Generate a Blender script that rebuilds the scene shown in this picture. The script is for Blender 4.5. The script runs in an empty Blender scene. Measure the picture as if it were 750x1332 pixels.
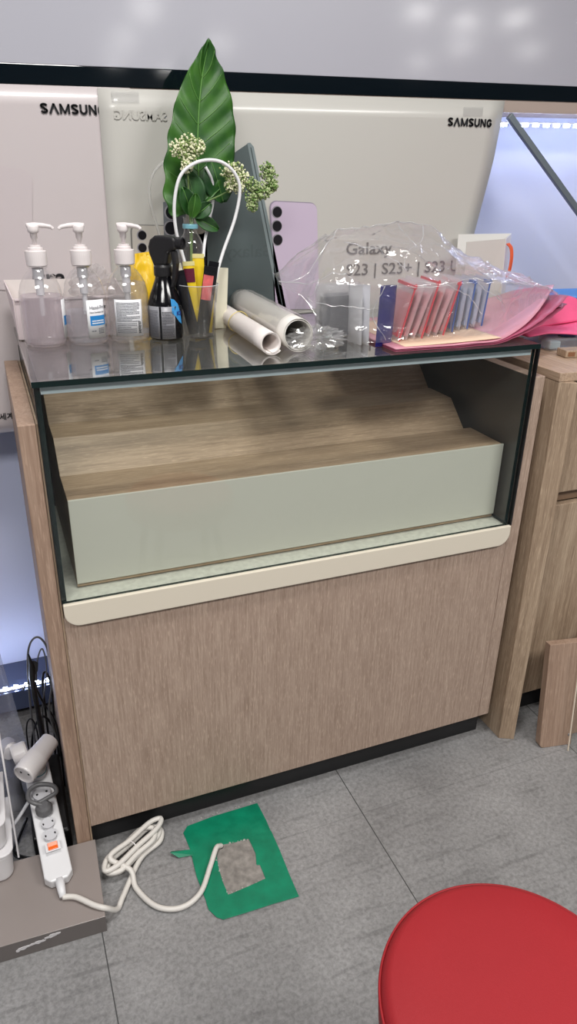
import bpy, math, random
from math import sin, cos, pi, radians
from mathutils import Vector, Matrix, Euler, noise

sc = bpy.context.scene
COL = sc.collection

# ------------------------------------------------------------------ camera
cam_d = bpy.data.cameras.new('camera')
cam = bpy.data.objects.new('camera', cam_d)
COL.objects.link(cam)
Rv = Vector((0.92757249, -0.3731595, 0.01900687))
Uv = Vector((0.14098006, 0.39664017, 0.9070839))
Fv = Vector((0.34602586, 0.83870648, -0.42052056))
m = Matrix((Rv, Uv, -Fv)).transposed().to_4x4()
m.translation = Vector((-0.04744, -1.11139, 1.25797))
cam.matrix_world = m
cam_d.sensor_fit = 'VERTICAL'
cam_d.sensor_height = 36.0
cam_d.lens = 36.0 * 943.56 / 1332.0
cam_d.clip_start = 0.02
cam_d.clip_end = 60
sc.camera = cam

# ------------------------------------------------------------------ world, exposure
world = bpy.data.worlds.new('world')
sc.world = world
world.use_nodes = True
bg = world.node_tree.nodes['Background']
bg.inputs[0].default_value = (0.86, 0.9, 1.0, 1)
bg.inputs[1].default_value = 0.25
sc.view_settings.view_transform = 'Standard'
sc.view_settings.look = 'None'
sc.view_settings.gamma = 1.0
sc.view_settings.use_curve_mapping = False
sc.view_settings.exposure = -0.06
sc.cycles.max_bounces = 10
sc.cycles.transparent_max_bounces = 40
sc.cycles.glossy_bounces = 5
sc.cycles.sample_clamp_indirect = 4.0
sc.cycles.caustics_reflective = False
sc.cycles.caustics_refractive = False

def area(name, loc, target, sx, sy, power, color):
    d = bpy.data.lights.new(name, 'AREA')
    d.shape = 'RECTANGLE'; d.size = sx; d.size_y = sy
    d.energy = power; d.color = color
    o = bpy.data.objects.new(name, d)
    COL.objects.link(o)
    o.location = loc
    o.rotation_euler = (Vector(target) - Vector(loc)).to_track_quat('-Z', 'Y').to_euler()
    return o

# ceiling troffers of the shop: over the counter and further back in the room
area('ceiling_panel_light', (0.15, -0.55, 2.66), (0.15, -0.55, 0), 0.42, 0.30, 26, (1.0, 0.98, 0.95))
area('ceiling_panel_light', (-0.9, -2.1, 2.66), (-0.9, -2.1, 0), 1.2, 0.6, 62, (1.0, 0.98, 0.95))
area('ceiling_panel_light', (1.7, -1.9, 2.66), (1.7, -1.9, 0), 1.2, 0.6, 62, (1.0, 0.98, 0.95))

# ------------------------------------------------------------------ helpers
def lin(c):
    c = c / 255.0
    return c / 12.92 if c <= 0.04045 else ((c + 0.055) / 1.055) ** 2.4
def rgb(r, g, b): return (lin(r), lin(g), lin(b), 1.0)

class MB:
    """collects vertices and faces for one mesh"""
    def __init__(s): s.v = []; s.f = []; s.mi = []; s.cur = 0; s.sm = []; s.smooth = False
    def add(s, vs, fs):
        b = len(s.v); s.v += [Vector(p) for p in vs]
        for f in fs:
            s.f.append([b + i for i in f]); s.mi.append(s.cur); s.sm.append(s.smooth)
        return s
    def box(s, x0, x1, y0, y1, z0, z1):
        return s.add([(x0,y0,z0),(x1,y0,z0),(x1,y1,z0),(x0,y1,z0),(x0,y0,z1),(x1,y0,z1),(x1,y1,z1),(x0,y1,z1)],
                     [(0,3,2,1),(4,5,6,7),(0,1,5,4),(1,2,6,5),(2,3,7,6),(3,0,4,7)])
    def prism(s, poly, axis, a, b):
        """poly in the two other axes (x: y,z; y: x,z; z: x,y), extruded along axis from a to b"""
        n = len(poly)
        def P(p, t):
            return {'x': (t, p[0], p[1]), 'y': (p[0], t, p[1]), 'z': (p[0], p[1], t)}[axis]
        vs = [P(p, a) for p in poly] + [P(p, b) for p in poly]
        fs = [tuple(range(n)), tuple(range(2*n-1, n-1, -1))] + [(i, i+n, (i+1) % n + n, (i+1) % n) for i in range(n)]
        return s.add(vs, fs)
    def lathe(s, prof, c=(0,0,0), n=40, axis=(0,0,1), cap=True):
        """prof: list of (radius, height)"""
        q = Vector((0,0,1)).rotation_difference(Vector(axis).normalized())
        c = Vector(c); vs = []; fs = []
        for r, h in prof:
            for k in range(n):
                a = 2*pi*k/n
                vs.append(c + q @ Vector((r*cos(a), r*sin(a), h)))
        for j in range(len(prof)-1):
            for k in range(n):
                k2 = (k+1) % n
                fs.append((j*n+k, j*n+k2, (j+1)*n+k2, (j+1)*n+k))
        if cap:
            if prof[0][0] > 1e-5: fs.append(tuple(range(n-1, -1, -1)))
            if prof[-1][0] > 1e-5: fs.append(tuple((len(prof)-1)*n+k for k in range(n)))
        return s.add(vs, fs)
    def tube(s, pts, r, n=10, closed=False):
        pts = [Vector(p) for p in pts]; N = len(pts)
        rs = r if isinstance(r, (list, tuple)) else [r]*N
        t0 = (pts[1]-pts[0]).normalized()
        u = t0.orthogonal().normalized(); vs = []; fs = []
        for i in range(N):
            a = pts[(i-1) % N] if (i > 0 or closed) else pts[i]
            b = pts[(i+1) % N] if (i < N-1 or closed) else pts[i]
            t = (b-a).normalized()
            u = (u - t*u.dot(t)).normalized(); w = t.cross(u)
            for k in range(n):
                an = 2*pi*k/n
                vs.append(pts[i] + (u*cos(an) + w*sin(an))*rs[i])
        for i in range(N if closed else N-1):
            j = (i+1) % N
            for k in range(n):
                k2 = (k+1) % n
                fs.append((i*n+k, i*n+k2, j*n+k2, j*n+k))
        if not closed:
            fs.append(tuple(range(n-1, -1, -1))); fs.append(tuple((N-1)*n+k for k in range(n)))
        return s.add(vs, fs)
    def grid(s, fn, nu, nv):
        vs = [fn(i/nu, j/nv) for j in range(nv+1) for i in range(nu+1)]
        fs = [(j*(nu+1)+i, j*(nu+1)+i+1, (j+1)*(nu+1)+i+1, (j+1)*(nu+1)+i) for j in range(nv) for i in range(nu)]
        return s.add(vs, fs)
    def ball(s, c, r, sub=0):
        t = (1+5**.5)/2
        V = [(-1,t,0),(1,t,0),(-1,-t,0),(1,-t,0),(0,-1,t),(0,1,t),(0,-1,-t),(0,1,-t),(t,0,-1),(t,0,1),(-t,0,-1),(-t,0,1)]
        F = [(0,11,5),(0,5,1),(0,1,7),(0,7,10),(0,10,11),(1,5,9),(5,11,4),(11,10,2),(10,7,6),(7,1,8),(3,9,4),(3,4,2),(3,2,6),(3,6,8),(3,8,9),(4,9,5),(2,4,11),(6,2,10),(8,6,7),(9,8,1)]
        c = Vector(c)
        return s.add([c + Vector(v).normalized()*r for v in V], F)

WMAT = {}
def wm(o): return WMAT.get(o.name, Matrix.Identity(4)) if o else Matrix.Identity(4)

def props(o, label=None, cat=None, group=None, kind=None):
    if label: o['label'] = label
    if cat: o['category'] = cat
    if group: o['group'] = group
    if kind: o['kind'] = kind
    return o

def thing(name, label, cat, loc=(0,0,0), rot=(0,0,0), group=None):
    o = bpy.data.objects.new(name, None); COL.objects.link(o)
    o.empty_display_size = 0.05
    o.location = loc; o.rotation_euler = rot
    WMAT[o.name] = Matrix.Translation(loc) @ Euler(rot).to_matrix().to_4x4()
    return props(o, label, cat, group)

def obj(name, mb, mats, parent=None, local=False, loc=None, smooth=False, bevel=0, sub=0, solid=0, seg=2, label=None, kind=None):
    """links a mesh. Vertices are world coordinates, or the parent's own when local=True"""
    base = wm(parent)
    M = Matrix.Identity(4)
    own = Matrix.Identity(4)
    if parent is None:
        if loc is None:
            n = len(mb.v); cx = sum(p.x for p in mb.v)/n; cy = sum(p.y for p in mb.v)/n; cz = min(p.z for p in mb.v)
            loc = (cx, cy, cz)
        own = Matrix.Translation(loc); M = own.inverted()
    elif not local:
        M = base.inverted()
    me = bpy.data.meshes.new(name)
    me.from_pydata([tuple(M @ p) for p in mb.v], [], mb.f)
    if not isinstance(mats, (list, tuple)): mats = [mats]
    for mt in mats: me.materials.append(mt)
    for p, i, sm in zip(me.polygons, mb.mi, mb.sm):
        p.material_index = i
        p.use_smooth = smooth or sm
    me.validate(); me.update()
    o = bpy.data.objects.new(name, me); COL.objects.link(o)
    if parent is not None: o.parent = parent
    else: o.location = loc
    WMAT[o.name] = base @ own if parent is None else base
    if solid:
        md = o.modifiers.new('solid', 'SOLIDIFY'); md.thickness = solid; md.offset = 0
    if bevel:
        md = o.modifiers.new('bevel', 'BEVEL'); md.width = bevel; md.segments = seg; md.limit_method = 'ANGLE'; md.angle_limit = radians(40)
    if sub:
        md = o.modifiers.new('sub', 'SUBSURF'); md.levels = sub; md.render_levels = sub
    if label: o['label'] = label
    if kind: o['kind'] = kind
    return o

def struct(name, mb, m_, **k):
    o = obj(name, mb, m_, **k)
    o['kind'] = 'structure'
    return o

def text_geo(body, size, extrude=0.0002, bold=0.0, xs=1.0, align='LEFT', mirror=False):
    cu = bpy.data.curves.new('txt', 'FONT')
    cu.body = body; cu.size = size; cu.extrude = extrude; cu.offset = bold; cu.align_x = align
    cu.resolution_u = 3
    to = bpy.data.objects.new('txt', cu); COL.objects.link(to)
    bpy.context.view_layer.update()
    dg = bpy.context.evaluated_depsgraph_get()
    me = bpy.data.meshes.new_from_object(to.evaluated_get(dg))
    vs = [v.co.copy() for v in me.vertices]; fs = [tuple(p.vertices) for p in me.polygons]
    bpy.data.objects.remove(to); bpy.data.meshes.remove(me)
    for v in vs:
        v.x *= xs
        if mirror: v.x = -v.x
    return vs, fs

def text_mb(fn, body, size, **k):
    """fn maps flat text coords (x, y, depth) to 3D"""
    vs, fs = text_geo(body, size, **k)
    mb = MB(); mb.add([fn(v) for v in vs], fs)
    return mb

# ---------- materials
def nt(name):
    m_ = bpy.data.materials.new(name); m_.use_nodes = True
    t = m_.node_tree
    return m_, t, t.nodes['Principled BSDF']
def mat(name, c, rough=0.5, metal=0.0, coat=0.0, noise_amt=0.0, noise_scale=20.0, bump=0.0, bump_scale=60.0, spec=None, trans=0.0, emit=None, es=0.0, sss=0.0):
    m_, t, b = nt(name)
    b.inputs['Base Color'].default_value = c
    b.inputs['Roughness'].default_value = rough
    b.inputs['Metallic'].default_value = metal
    b.inputs['Coat Weight'].default_value = coat
    if spec is not None: b.inputs['Specular IOR Level'].default_value = spec
    if trans: b.inputs['Transmission Weight'].default_value = trans
    if sss:
        b.inputs['Subsurface Weight'].default_value = sss; b.inputs['Subsurface Radius'].default_value = (0.01,0.01,0.01)
    if emit:
        b.inputs['Emission Color'].default_value = emit; b.inputs['Emission Strength'].default_value = es
    tc = t.nodes.new('ShaderNodeTexCoord')
    if noise_amt:
        n = t.nodes.new('ShaderNodeTexNoise'); n.inputs['Scale'].default_value = noise_scale; n.inputs['Detail'].default_value = 5
        t.links.new(tc.outputs['Object'], n.inputs['Vector'])
        r = t.nodes.new('ShaderNodeValToRGB')
        r.color_ramp.elements[0].position = 0.3; r.color_ramp.elements[1].position = 0.7
        r.color_ramp.elements[0].color = tuple(x*(1-noise_amt) for x in c[:3]) + (1,)
        r.color_ramp.elements[1].color = tuple(min(1, x*(1+noise_amt)) for x in c[:3]) + (1,)
        t.links.new(n.outputs['Fac'], r.inputs['Fac']); t.links.new(r.outputs['Color'], b.inputs['Base Color'])
    if bump:
        n = t.nodes.new('ShaderNodeTexNoise'); n.inputs['Scale'].default_value = bump_scale; n.inputs['Detail'].default_value = 4
        t.links.new(tc.outputs['Object'], n.inputs['Vector'])
        bp = t.nodes.new('ShaderNodeBump'); bp.inputs['Strength'].default_value = bump; bp.inputs['Distance'].default_value = 0.002
        t.links.new(n.outputs['Fac'], bp.inputs['Height']); t.links.new(bp.outputs['Normal'], b.inputs['Normal'])
    return m_

def wood(name, dark, mid, light, sc3=(160, 160, 5), rough=0.5, coarse=0.35):
    """straight oak grain: noise stretched along the grain, with fine pale pores"""
    m_, t, b = nt(name)
    tc = t.nodes.new('ShaderNodeTexCoord'); L = t.links.new
    mp = t.nodes.new('ShaderNodeMapping'); mp.inputs['Scale'].default_value = sc3
    L(tc.outputs['Object'], mp.inputs['Vector'])
    n1 = t.nodes.new('ShaderNodeTexNoise'); n1.inputs['Scale'].default_value = 1.0; n1.inputs['Detail'].default_value = 4; n1.inputs['Roughness'].default_value = 0.65
    L(mp.outputs['Vector'], n1.inputs['Vector'])
    mp2 = t.nodes.new('ShaderNodeMapping'); mp2.inputs['Scale'].default_value = tuple(s*0.14 if s > 20 else s*0.25 for s in sc3)
    L(tc.outputs['Object'], mp2.inputs['Vector'])
    n2 = t.nodes.new('ShaderNodeTexNoise'); n2.inputs['Scale'].default_value = 1.0; n2.inputs['Detail'].default_value = 3
    L(mp2.outputs['Vector'], n2.inputs['Vector'])
    mp3 = t.nodes.new('ShaderNodeMapping'); mp3.inputs['Scale'].default_value = tuple(s*2.6 if s > 20 else s*5 for s in sc3)
    L(tc.outputs['Object'], mp3.inputs['Vector'])
    n3 = t.nodes.new('ShaderNodeTexNoise'); n3.inputs['Scale'].default_value = 1.0; n3.inputs['Detail'].default_value = 2
    L(mp3.outputs['Vector'], n3.inputs['Vector'])
    mx = t.nodes.new('ShaderNodeMix'); mx.inputs[0].default_value = coarse
    L(n1.outputs['Fac'], mx.inputs[2]); L(n2.outputs['Fac'], mx.inputs[3])
    r = t.nodes.new('ShaderNodeValToRGB'); e = r.color_ramp.elements
    e[0].position = 0.34; e[0].color = dark; e[1].position = 0.66; e[1].color = light
    k = e.new(0.5); k.color = mid
    L(mx.outputs[0], r.inputs['Fac'])
    r3 = t.nodes.new('ShaderNodeValToRGB'); r3.color_ramp.elements[0].position = 0.56; r3.color_ramp.elements[1].position = 0.68
    L(n3.outputs['Fac'], r3.inputs['Fac'])
    m2 = t.nodes.new('ShaderNodeMix'); m2.data_type = 'RGBA'
    ml = t.nodes.new('ShaderNodeMath'); ml.operation = 'MULTIPLY'; ml.inputs[1].default_value = 0.45
    L(r3.outputs['Color'], ml.inputs[0]); L(ml.outputs[0], m2.inputs[0])
    L(r.outputs['Color'], m2.inputs[6]); m2.inputs[7].default_value = tuple(min(1, x*1.35) for x in light[:3]) + (1,)
    L(m2.outputs[2], b.inputs['Base Color'])
    b.inputs['Roughness'].default_value = rough
    bp = t.nodes.new('ShaderNodeBump'); bp.inputs['Strength'].default_value = 0.25; bp.inputs['Distance'].default_value = 0.0006
    L(n1.outputs['Fac'], bp.inputs['Height']); L(bp.outputs['Normal'], b.inputs['Normal'])
    return m_

def film(name, tint=(1,1,1,1), rough=0.03, haze=0.0, haze_col=(0.9,0.9,0.92,1), ior=1.5, gain=1.0, bump=0.0, bump_scale=30, base=0.0):
    """clear thin sheet: what is behind shows through, the surface reflects by Fresnel"""
    m_ = bpy.data.materials.new(name); m_.use_nodes = True; t = m_.node_tree; t.nodes.clear(); L = t.links.new
    out = t.nodes.new('ShaderNodeOutputMaterial')
    tr = t.nodes.new('ShaderNodeBsdfTransparent'); tr.inputs[0].default_value = tint
    gl = t.nodes.new('ShaderNodeBsdfGlossy'); gl.inputs['Roughness'].default_value = rough; gl.inputs[0].default_value = (1,1,1,1)
    fr = t.nodes.new('ShaderNodeFresnel')
    ge = t.nodes.new('ShaderNodeNewGeometry'); mi = t.nodes.new('ShaderNodeMapRange')   # same reflectance on leaving as on entering
    mi.inputs['To Min'].default_value = ior; mi.inputs['To Max'].default_value = 1.0/ior
    L(ge.outputs['Backfacing'], mi.inputs['Value']); L(mi.outputs['Result'], fr.inputs[0])
    mu = t.nodes.new('ShaderNodeMath'); mu.operation = 'MULTIPLY_ADD'; mu.inputs[1].default_value = gain; mu.inputs[2].default_value = base; mu.use_clamp = True
    L(fr.outputs[0], mu.inputs[0])
    mx = t.nodes.new('ShaderNodeMixShader')
    L(mu.outputs[0], mx.inputs[0]); L(tr.outputs[0], mx.inputs[1]); L(gl.outputs[0], mx.inputs[2])
    last = mx
    if haze:
        df = t.nodes.new('ShaderNodeBsdfDiffuse'); df.inputs[0].default_value = haze_col
        tl = t.nodes.new('ShaderNodeBsdfTranslucent'); tl.inputs[0].default_value = haze_col
        a = t.nodes.new('ShaderNodeMixShader'); a.inputs[0].default_value = 0.5
        L(df.outputs[0], a.inputs[1]); L(tl.outputs[0], a.inputs[2])
        h = t.nodes.new('ShaderNodeMixShader'); h.inputs[0].default_value = haze
        L(mx.outputs[0], h.inputs[1]); L(a.outputs[0], h.inputs[2]); last = h
    if bump:
        tc = t.nodes.new('ShaderNodeTexCoord'); n = t.nodes.new('ShaderNodeTexNoise'); n.inputs['Scale'].default_value = bump_scale; n.inputs['Detail'].default_value = 3; n.inputs['Distortion'].default_value = 0.6
        L(tc.outputs['Object'], n.inputs['Vector'])
        bp = t.nodes.new('ShaderNodeBump'); bp.inputs['Strength'].default_value = bump; bp.inputs['Distance'].default_value = 0.01
        L(n.outputs['Fac'], bp.inputs['Height']); L(bp.outputs['Normal'], gl.inputs['Normal']); L(bp.outputs['Normal'], fr.inputs['Normal'])
    L(last.outputs[0], out.inputs[0])
    return m_

def floor_mat():
    m_, t, b = nt('floor_vinyl_tile'); L = t.links.new
    tc = t.nodes.new('ShaderNodeTexCoord')
    n = t.nodes.new('ShaderNodeTexNoise'); n.inputs['Scale'].default_value = 3.2; n.inputs['Detail'].default_value = 9; n.inputs['Roughness'].default_value = 0.62
    L(tc.outputs['Object'], n.inputs['Vector'])
    n2 = t.nodes.new('ShaderNodeTexNoise'); n2.inputs['Scale'].default_value = 120; n2.inputs['Detail'].default_value = 6; n2.inputs['Roughness'].default_value = 0.7; n2.inputs['Distortion'].default_value = 0.3
    L(tc.outputs['Object'], n2.inputs['Vector'])
    r = t.nodes.new('ShaderNodeValToRGB'); e = r.color_ramp.elements
    e[0].position = 0.32; e[0].color = rgb(122,121,121); e[1].position = 0.7; e[1].color = rgb(152,151,151)
    L(n.outputs['Fac'], r.inputs['Fac'])
    r2 = t.nodes.new('ShaderNodeValToRGB'); e = r2.color_ramp.elements
    e[0].position = 0.35; e[0].color = (0.55,0.55,0.55,1); e[1].position = 0.62; e[1].color = (1.14,1.14,1.14,1)
    L(n2.outputs['Fac'], r2.inputs['Fac'])
    mm = t.nodes.new('ShaderNodeMix'); mm.data_type = 'RGBA'; mm.blend_type = 'MULTIPLY'; mm.inputs[0].default_value = 0.7
    L(r.outputs['Color'], mm.inputs[6]); L(r2.outputs['Color'], mm.inputs[7])
    # scuff scratches
    mp = t.nodes.new('ShaderNodeMapping'); mp.inputs['Rotation'].default_value = (0,0,0.9); mp.inputs['Scale'].default_value = (6, 60, 1)
    L(tc.outputs['Object'], mp.inputs['Vector'])
    n4 = t.nodes.new('ShaderNodeTexNoise'); n4.inputs['Scale'].default_value = 1; n4.inputs['Detail'].default_value = 5
    L(mp.outputs['Vector'], n4.inputs['Vector'])
    r4 = t.nodes.new('ShaderNodeValToRGB'); e = r4.color_ramp.elements
    e[0].position = 0.3; e[0].color = (0.62,0.62,0.62,1); e[1].position = 0.42; e[1].color = (1,1,1,1)
    L(n4.outputs['Fac'], r4.inputs['Fac'])
    m5 = t.nodes.new('ShaderNodeMix'); m5.data_type = 'RGBA'; m5.blend_type = 'MULTIPLY'; m5.inputs[0].default_value = 0.6
    L(mm.outputs[2], m5.inputs[6]); L(r4.outputs['Color'], m5.inputs[7])
    # tile joints
    sp = t.nodes.new('ShaderNodeSeparateXYZ'); L(tc.outputs['Object'], sp.inputs[0])
    def joint(sock, off):
        a = t.nodes.new('ShaderNodeMath'); a.operation = 'ADD'; a.inputs[1].default_value = off; L(sock, a.inputs[0])
        w = t.nodes.new('ShaderNodeMath'); w.operation = 'PINGPONG'; w.inputs[1].default_value = 0.285; L(a.outputs[0], w.inputs[0])
        c = t.nodes.new('ShaderNodeMath'); c.operation = 'LESS_THAN'; c.inputs[1].default_value = 0.0011; L(w.outputs[0], c.inputs[0])
        return c
    jx = joint(sp.outputs[0], 0.013 + 0.57*4); jy = joint(sp.outputs[1], 0.105 + 0.57*20)
    jm = t.nodes.new('ShaderNodeMath'); jm.operation = 'MULTIPLY'; jm.inputs[1].default_value = 0.25; L(jy.outputs[0], jm.inputs[0])
    mxj = t.nodes.new('ShaderNodeMath'); mxj.operation = 'MAXIMUM'; L(jx.outputs[0], mxj.inputs[0]); L(jm.outputs[0], mxj.inputs[1])
    m6 = t.nodes.new('ShaderNodeMix'); m6.data_type = 'RGBA'; m6.inputs[7].default_value = rgb(66,66,66)
    L(mxj.outputs[0], m6.inputs[0]); L(m5.outputs[2], m6.inputs[6])
    L(m6.outputs[2], b.inputs['Base Color'])
    b.inputs['Roughness'].default_value = 0.52
    bp = t.nodes.new('ShaderNodeBump'); bp.inputs['Strength'].default_value = 0.2; bp.inputs['Distance'].default_value = 0.001
    L(n2.outputs['Fac'], bp.inputs['Height']); L(bp.outputs['Normal'], b.inputs['Normal'])
    return m_

WD, WM_, WL = rgb(146,122,106), rgb(171,147,130), rgb(192,170,153)
M = {}
M['wood_v'] = wood('oak_vertical', rgb(148,126,111), rgb(167,145,130), rgb(184,163,147), (260, 260, 12), coarse=0.2)
M['wood_h'] = wood('oak_horizontal', rgb(136,115,92), rgb(158,136,111), rgb(178,156,130), (9, 240, 240))
M['wood_stile'] = wood('oak_side_panel', rgb(134,109,93), rgb(156,130,112), rgb(174,149,131), (230, 230, 7))
M['wood_deep'] = wood('oak_depth_grain', rgb(150,124,104), rgb(172,147,125), rgb(190,166,143), (230, 7, 230))
M['wood_b'] = wood('oak_brown', rgb(134,113,93), rgb(162,140,118), rgb(184,163,140), (230, 230, 7))
M['floor'] = floor_mat()
M['black_base'] = mat('black_plinth', rgb(22,22,24), 0.45)
M['cream'] = mat('cream_ledge', rgb(222,213,196), 0.35)
M['cream_edge'] = mat('ledge_top_edge', rgb(240,236,222), 0.3)
M['sage'] = mat('pale_sage_panel', rgb(193,194,182), 0.32)
M['sage_floor'] = mat('pale_sage_floor', rgb(196,198,186), 0.4, noise_amt=0.12, noise_scale=90)
M['dark_in'] = mat('dark_case_back', rgb(72,68,64), 0.5)
M['glass'] = film('case_glass', tint=(0.98, 0.987, 0.982, 1), rough=0.0, ior=1.5, gain=0.45)
M['liner'] = mat('shaded_side_sheet', rgb(70,66,62), 0.45)  # dark tone holds the shade on the oak sides' inner faces
M['glass_top'] = film('case_top_glass', tint=(0.955, 0.975, 0.965, 1), rough=0.0, ior=1.52, gain=1.7, haze=0.04, haze_col=(0.75,0.78,0.78,1))
M['glass_edge'] = mat('glass_dark_green_edge', rgb(14,32,32), 0.15)
M['alu'] = mat('aluminium_strip', rgb(190,205,210), 0.35, metal=0.2)
M['wall_lit'] = mat('backlit_wall_white', rgb(205,210,235), 0.45)
M['panel_white'] = mat('white_gloss_panel', rgb(180,180,190), 0.3, coat=1.0)
M['panel_white'].node_tree.nodes['Principled BSDF'].inputs['Coat Roughness'].default_value = 0.10
M['black_glass'] = mat('black_glass_band', rgb(12,20,26), 0.06)
M['header'] = mat('brown_header', rgb(176,160,150), 0.45)
M['steel'] = mat('grey_metal_bar', rgb(122,132,140), 0.34, metal=0.5)
M['wall'] = mat('room_wall', rgb(178,178,180), 0.7)
M['ceil'] = mat('ceiling_paint', rgb(205,205,205), 0.8)
M['led'] = mat('led_chip', (1,1,1,1), 0.5, emit=(0.62,0.72,1,1), es=60)
M['lamp'] = mat('lamp_diffuser', (1,1,1,1), 0.5, emit=(1,0.98,0.95,1), es=42)
M['white_pl'] = mat('white_plastic', rgb(226,222,222), 0.3, bump=0.0)
M['grey_pl'] = mat('grey_plastic', rgb(92,92,94), 0.4)
M['black_pl'] = mat('black_plastic', rgb(20,20,22), 0.3)
M['ink'] = mat('black_ink', rgb(26,26,30), 0.4)

# ------------------------------------------------------------------ the room
b = MB(); b.box(-3, 8.5, -11.5, 0.75, -0.05, 0.0)
struct('floor', b, M['floor'], loc=(0,0,0))
b = MB(); b.box(-3, 8.5, -11.5, 0.75, 2.7, 2.75); struct('ceiling', b, M['ceil'])
b = MB(); b.box(-3, 8.5, 0.60, 0.70, 0.0, 2.7); struct('wall_back', b, M['wall_lit'])
b = MB(); b.box(-3.1, -3, -11.5, 0.75, 0, 2.7); struct('wall_left', b, M['wall'])
b = MB(); b.box(8.5, 8.6, -11.5, 0.75, 0, 2.7); struct('wall_right', b, M['wall'])
b = MB(); b.box(-3, 8.5, -11.6, -11.5, 0, 2.7); struct('wall_front', b, M['wall'])

SL = (1.461-1.429)/(1.319-0.035)      # the display wall runs slightly out of level
def wz(x, z): return z + (x - 0.035)*SL
def wallstrip(name, z0, z1, y0, y1, m_, x0=-1.2, x1=2.6):
    b = MB(); b.prism([(x0, wz(x0,z0)), (x1, wz(x1,z0)), (x1, wz(x1,z1)), (x0, wz(x0,z1))], 'y', y0, y1)
    return struct(name, b, m_, bevel=0.001)
wallstrip('trim_1', 1.429, 2.6, 0.462, 0.60, M['panel_white'])     # white gloss fascia
wallstrip('trim_2', 1.397, 1.429, 0.462, 0.60, M['black_glass'])   # black glass band
wallstrip('trim_3', 1.372, 1.397, 0.464, 0.60, M['header'])        # header above the lit bay
b = MB(); b.box(-1.2, 2.6, 0.47, 0.60, 0.03, 0.085); struct('trim_4', b, mat('grey_gloss_sill', rgb(70,80,110), 0.15), bevel=0.002)  # sill colour taken darker to add shade low on the wall

# LED strips of the lit bay: chips on a thin strip, top and bottom
def led_strip(label, x0, x1, n, z, y, tilt):
    s = thing('led_strip', label, 'light', ((x0+x1)/2, y, z), (0, -math.atan(SL) if tilt else 0, 0))
    h = (x1-x0)/2
    b = MB(); b.box(-h, h, -0.006, 0.006, 0, 0.002); obj('tape', b, M['white_pl'], s, local=True)
    for k in range(n):
        x = -h + (k+0.5)*(2*h)/n
        b = MB(); sgn = -1 if z > 1 else 1
        b.box(x-0.0048, x+0.0048, -0.006, 0.006, (-0.0075 if sgn < 0 else 0.002), (-0.0005 if sgn < 0 else 0.006))
        obj('led_chip', b, M['led'], s, local=True, bevel=0.001)
led_strip('row of bright white light chips under the brown shelf edge, top right', 1.10, 1.75, 21, 1.388, 0.50, True)
led_strip('bright light strip low behind the counter, beside the black cables', -0.45, 0.0, 18, 0.086, 0.485, False)

# recessed ceiling lamps further back in the shop (seen as soft spots in the gloss fascia)
for k, (x, y) in enumerate([(1.78,-6.27),(1.92,-8.15),(2.11,-9.98),(3.01,-7.85),(4.17,-5.19),(4.83,-5.39),(5.15,-5.0),(5.65,-6.66),(6.52,-6.49),(5.87,-8.0),(3.0,-10.6)]):
    t = thing('ceiling_lamp', 'round recessed lamp in the shop ceiling behind the viewer', 'ceiling lamp', (x, y, 2.7), group='recessed lamps in the shop ceiling')
    b = MB(); b.lathe([(0.13,-0.001),(0.15,-0.006),(0.15,-0.0005)], n=24); obj('rim', b, M['white_pl'], t, local=True)
    b = MB(); b.lathe([(0.125,-0.008),(0.125,-0.002)], n=24); obj('diffuser', b, M['lamp'], t, local=True)

# metal bar slanting across the lit bay
b = MB()
A = Vector((1.119, 0.448, 1.392)); B = Vector((1.62, 0.40, 0.95)); d = (B-A).normalized(); n1 = Vector((0,1,0)); n2 = d.cross(n1).normalized(); n1 = n2.cross(d)
vs = []
for P in (A, B):
    for s1, s2 in ((-1,-1),(1,-1),(1,1),(-1,1)): vs.append(P + n1*0.006*s1 + n2*0.0072*s2)
b.add(vs, [(0,1,2,3),(7,6,5,4),(0,4,5,1),(1,5,6,2),(2,6,7,3),(3,7,4,0)])
props(obj('metal_bar', b, M['steel'], bevel=0.0015), 'dark grey metal bar slanting down across the bluish lit wall', 'bar')

# ------------------------------------------------------------------ glass display case
W = 0.92; ZT = 0.976; ZB = 0.073; ZL = 0.593; ZS = 0.911; TS = 0.0305; YB = 0.44
case = thing('display_case', 'oak display counter with a glass showcase on top', 'display case', (W/2, 0.2, 0))
b = MB(); b.box(0.0, W, 0.0, 0.018, ZB, ZL-0.03); obj('front_panel', b, M['wood_v'], case, bevel=0.001)
b = MB(); b.box(-TS, -0.004, 0.0, YB, 0.0, ZS); obj('side_panel', b, M['wood_stile'], case, bevel=0.0015)
b = MB(); b.box(-0.0035, -0.0003, 0.001, YB, 0.0, ZS-0.001); obj('side_panel_lip', b, M['wood_b'], case)
b = MB(); b.box(W+0.0008, W+TS, 0.0, YB, ZB, ZS); obj('side_panel', b, M['wood_v'], case, bevel=0.0015)
b = MB(); b.box(0.0, W+TS-0.004, 0.03, 0.045, 0.0, ZB); b.box(W+TS-0.02, W+TS-0.004, 0.045, YB, 0.0, ZB); obj('plinth', b, M['black_base'], case)
b = MB(); b.box(0.0, W, YB-0.016, YB-0.001, 0.03, ZS+0.03); obj('back_panel', b, M['dark_in'], case)
b = MB(); b.box(0.002, W-0.002, 0.0, YB-0.017, ZL-0.03, ZL-0.003); obj('case_floor', b, M['sage_floor'], case)
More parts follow.
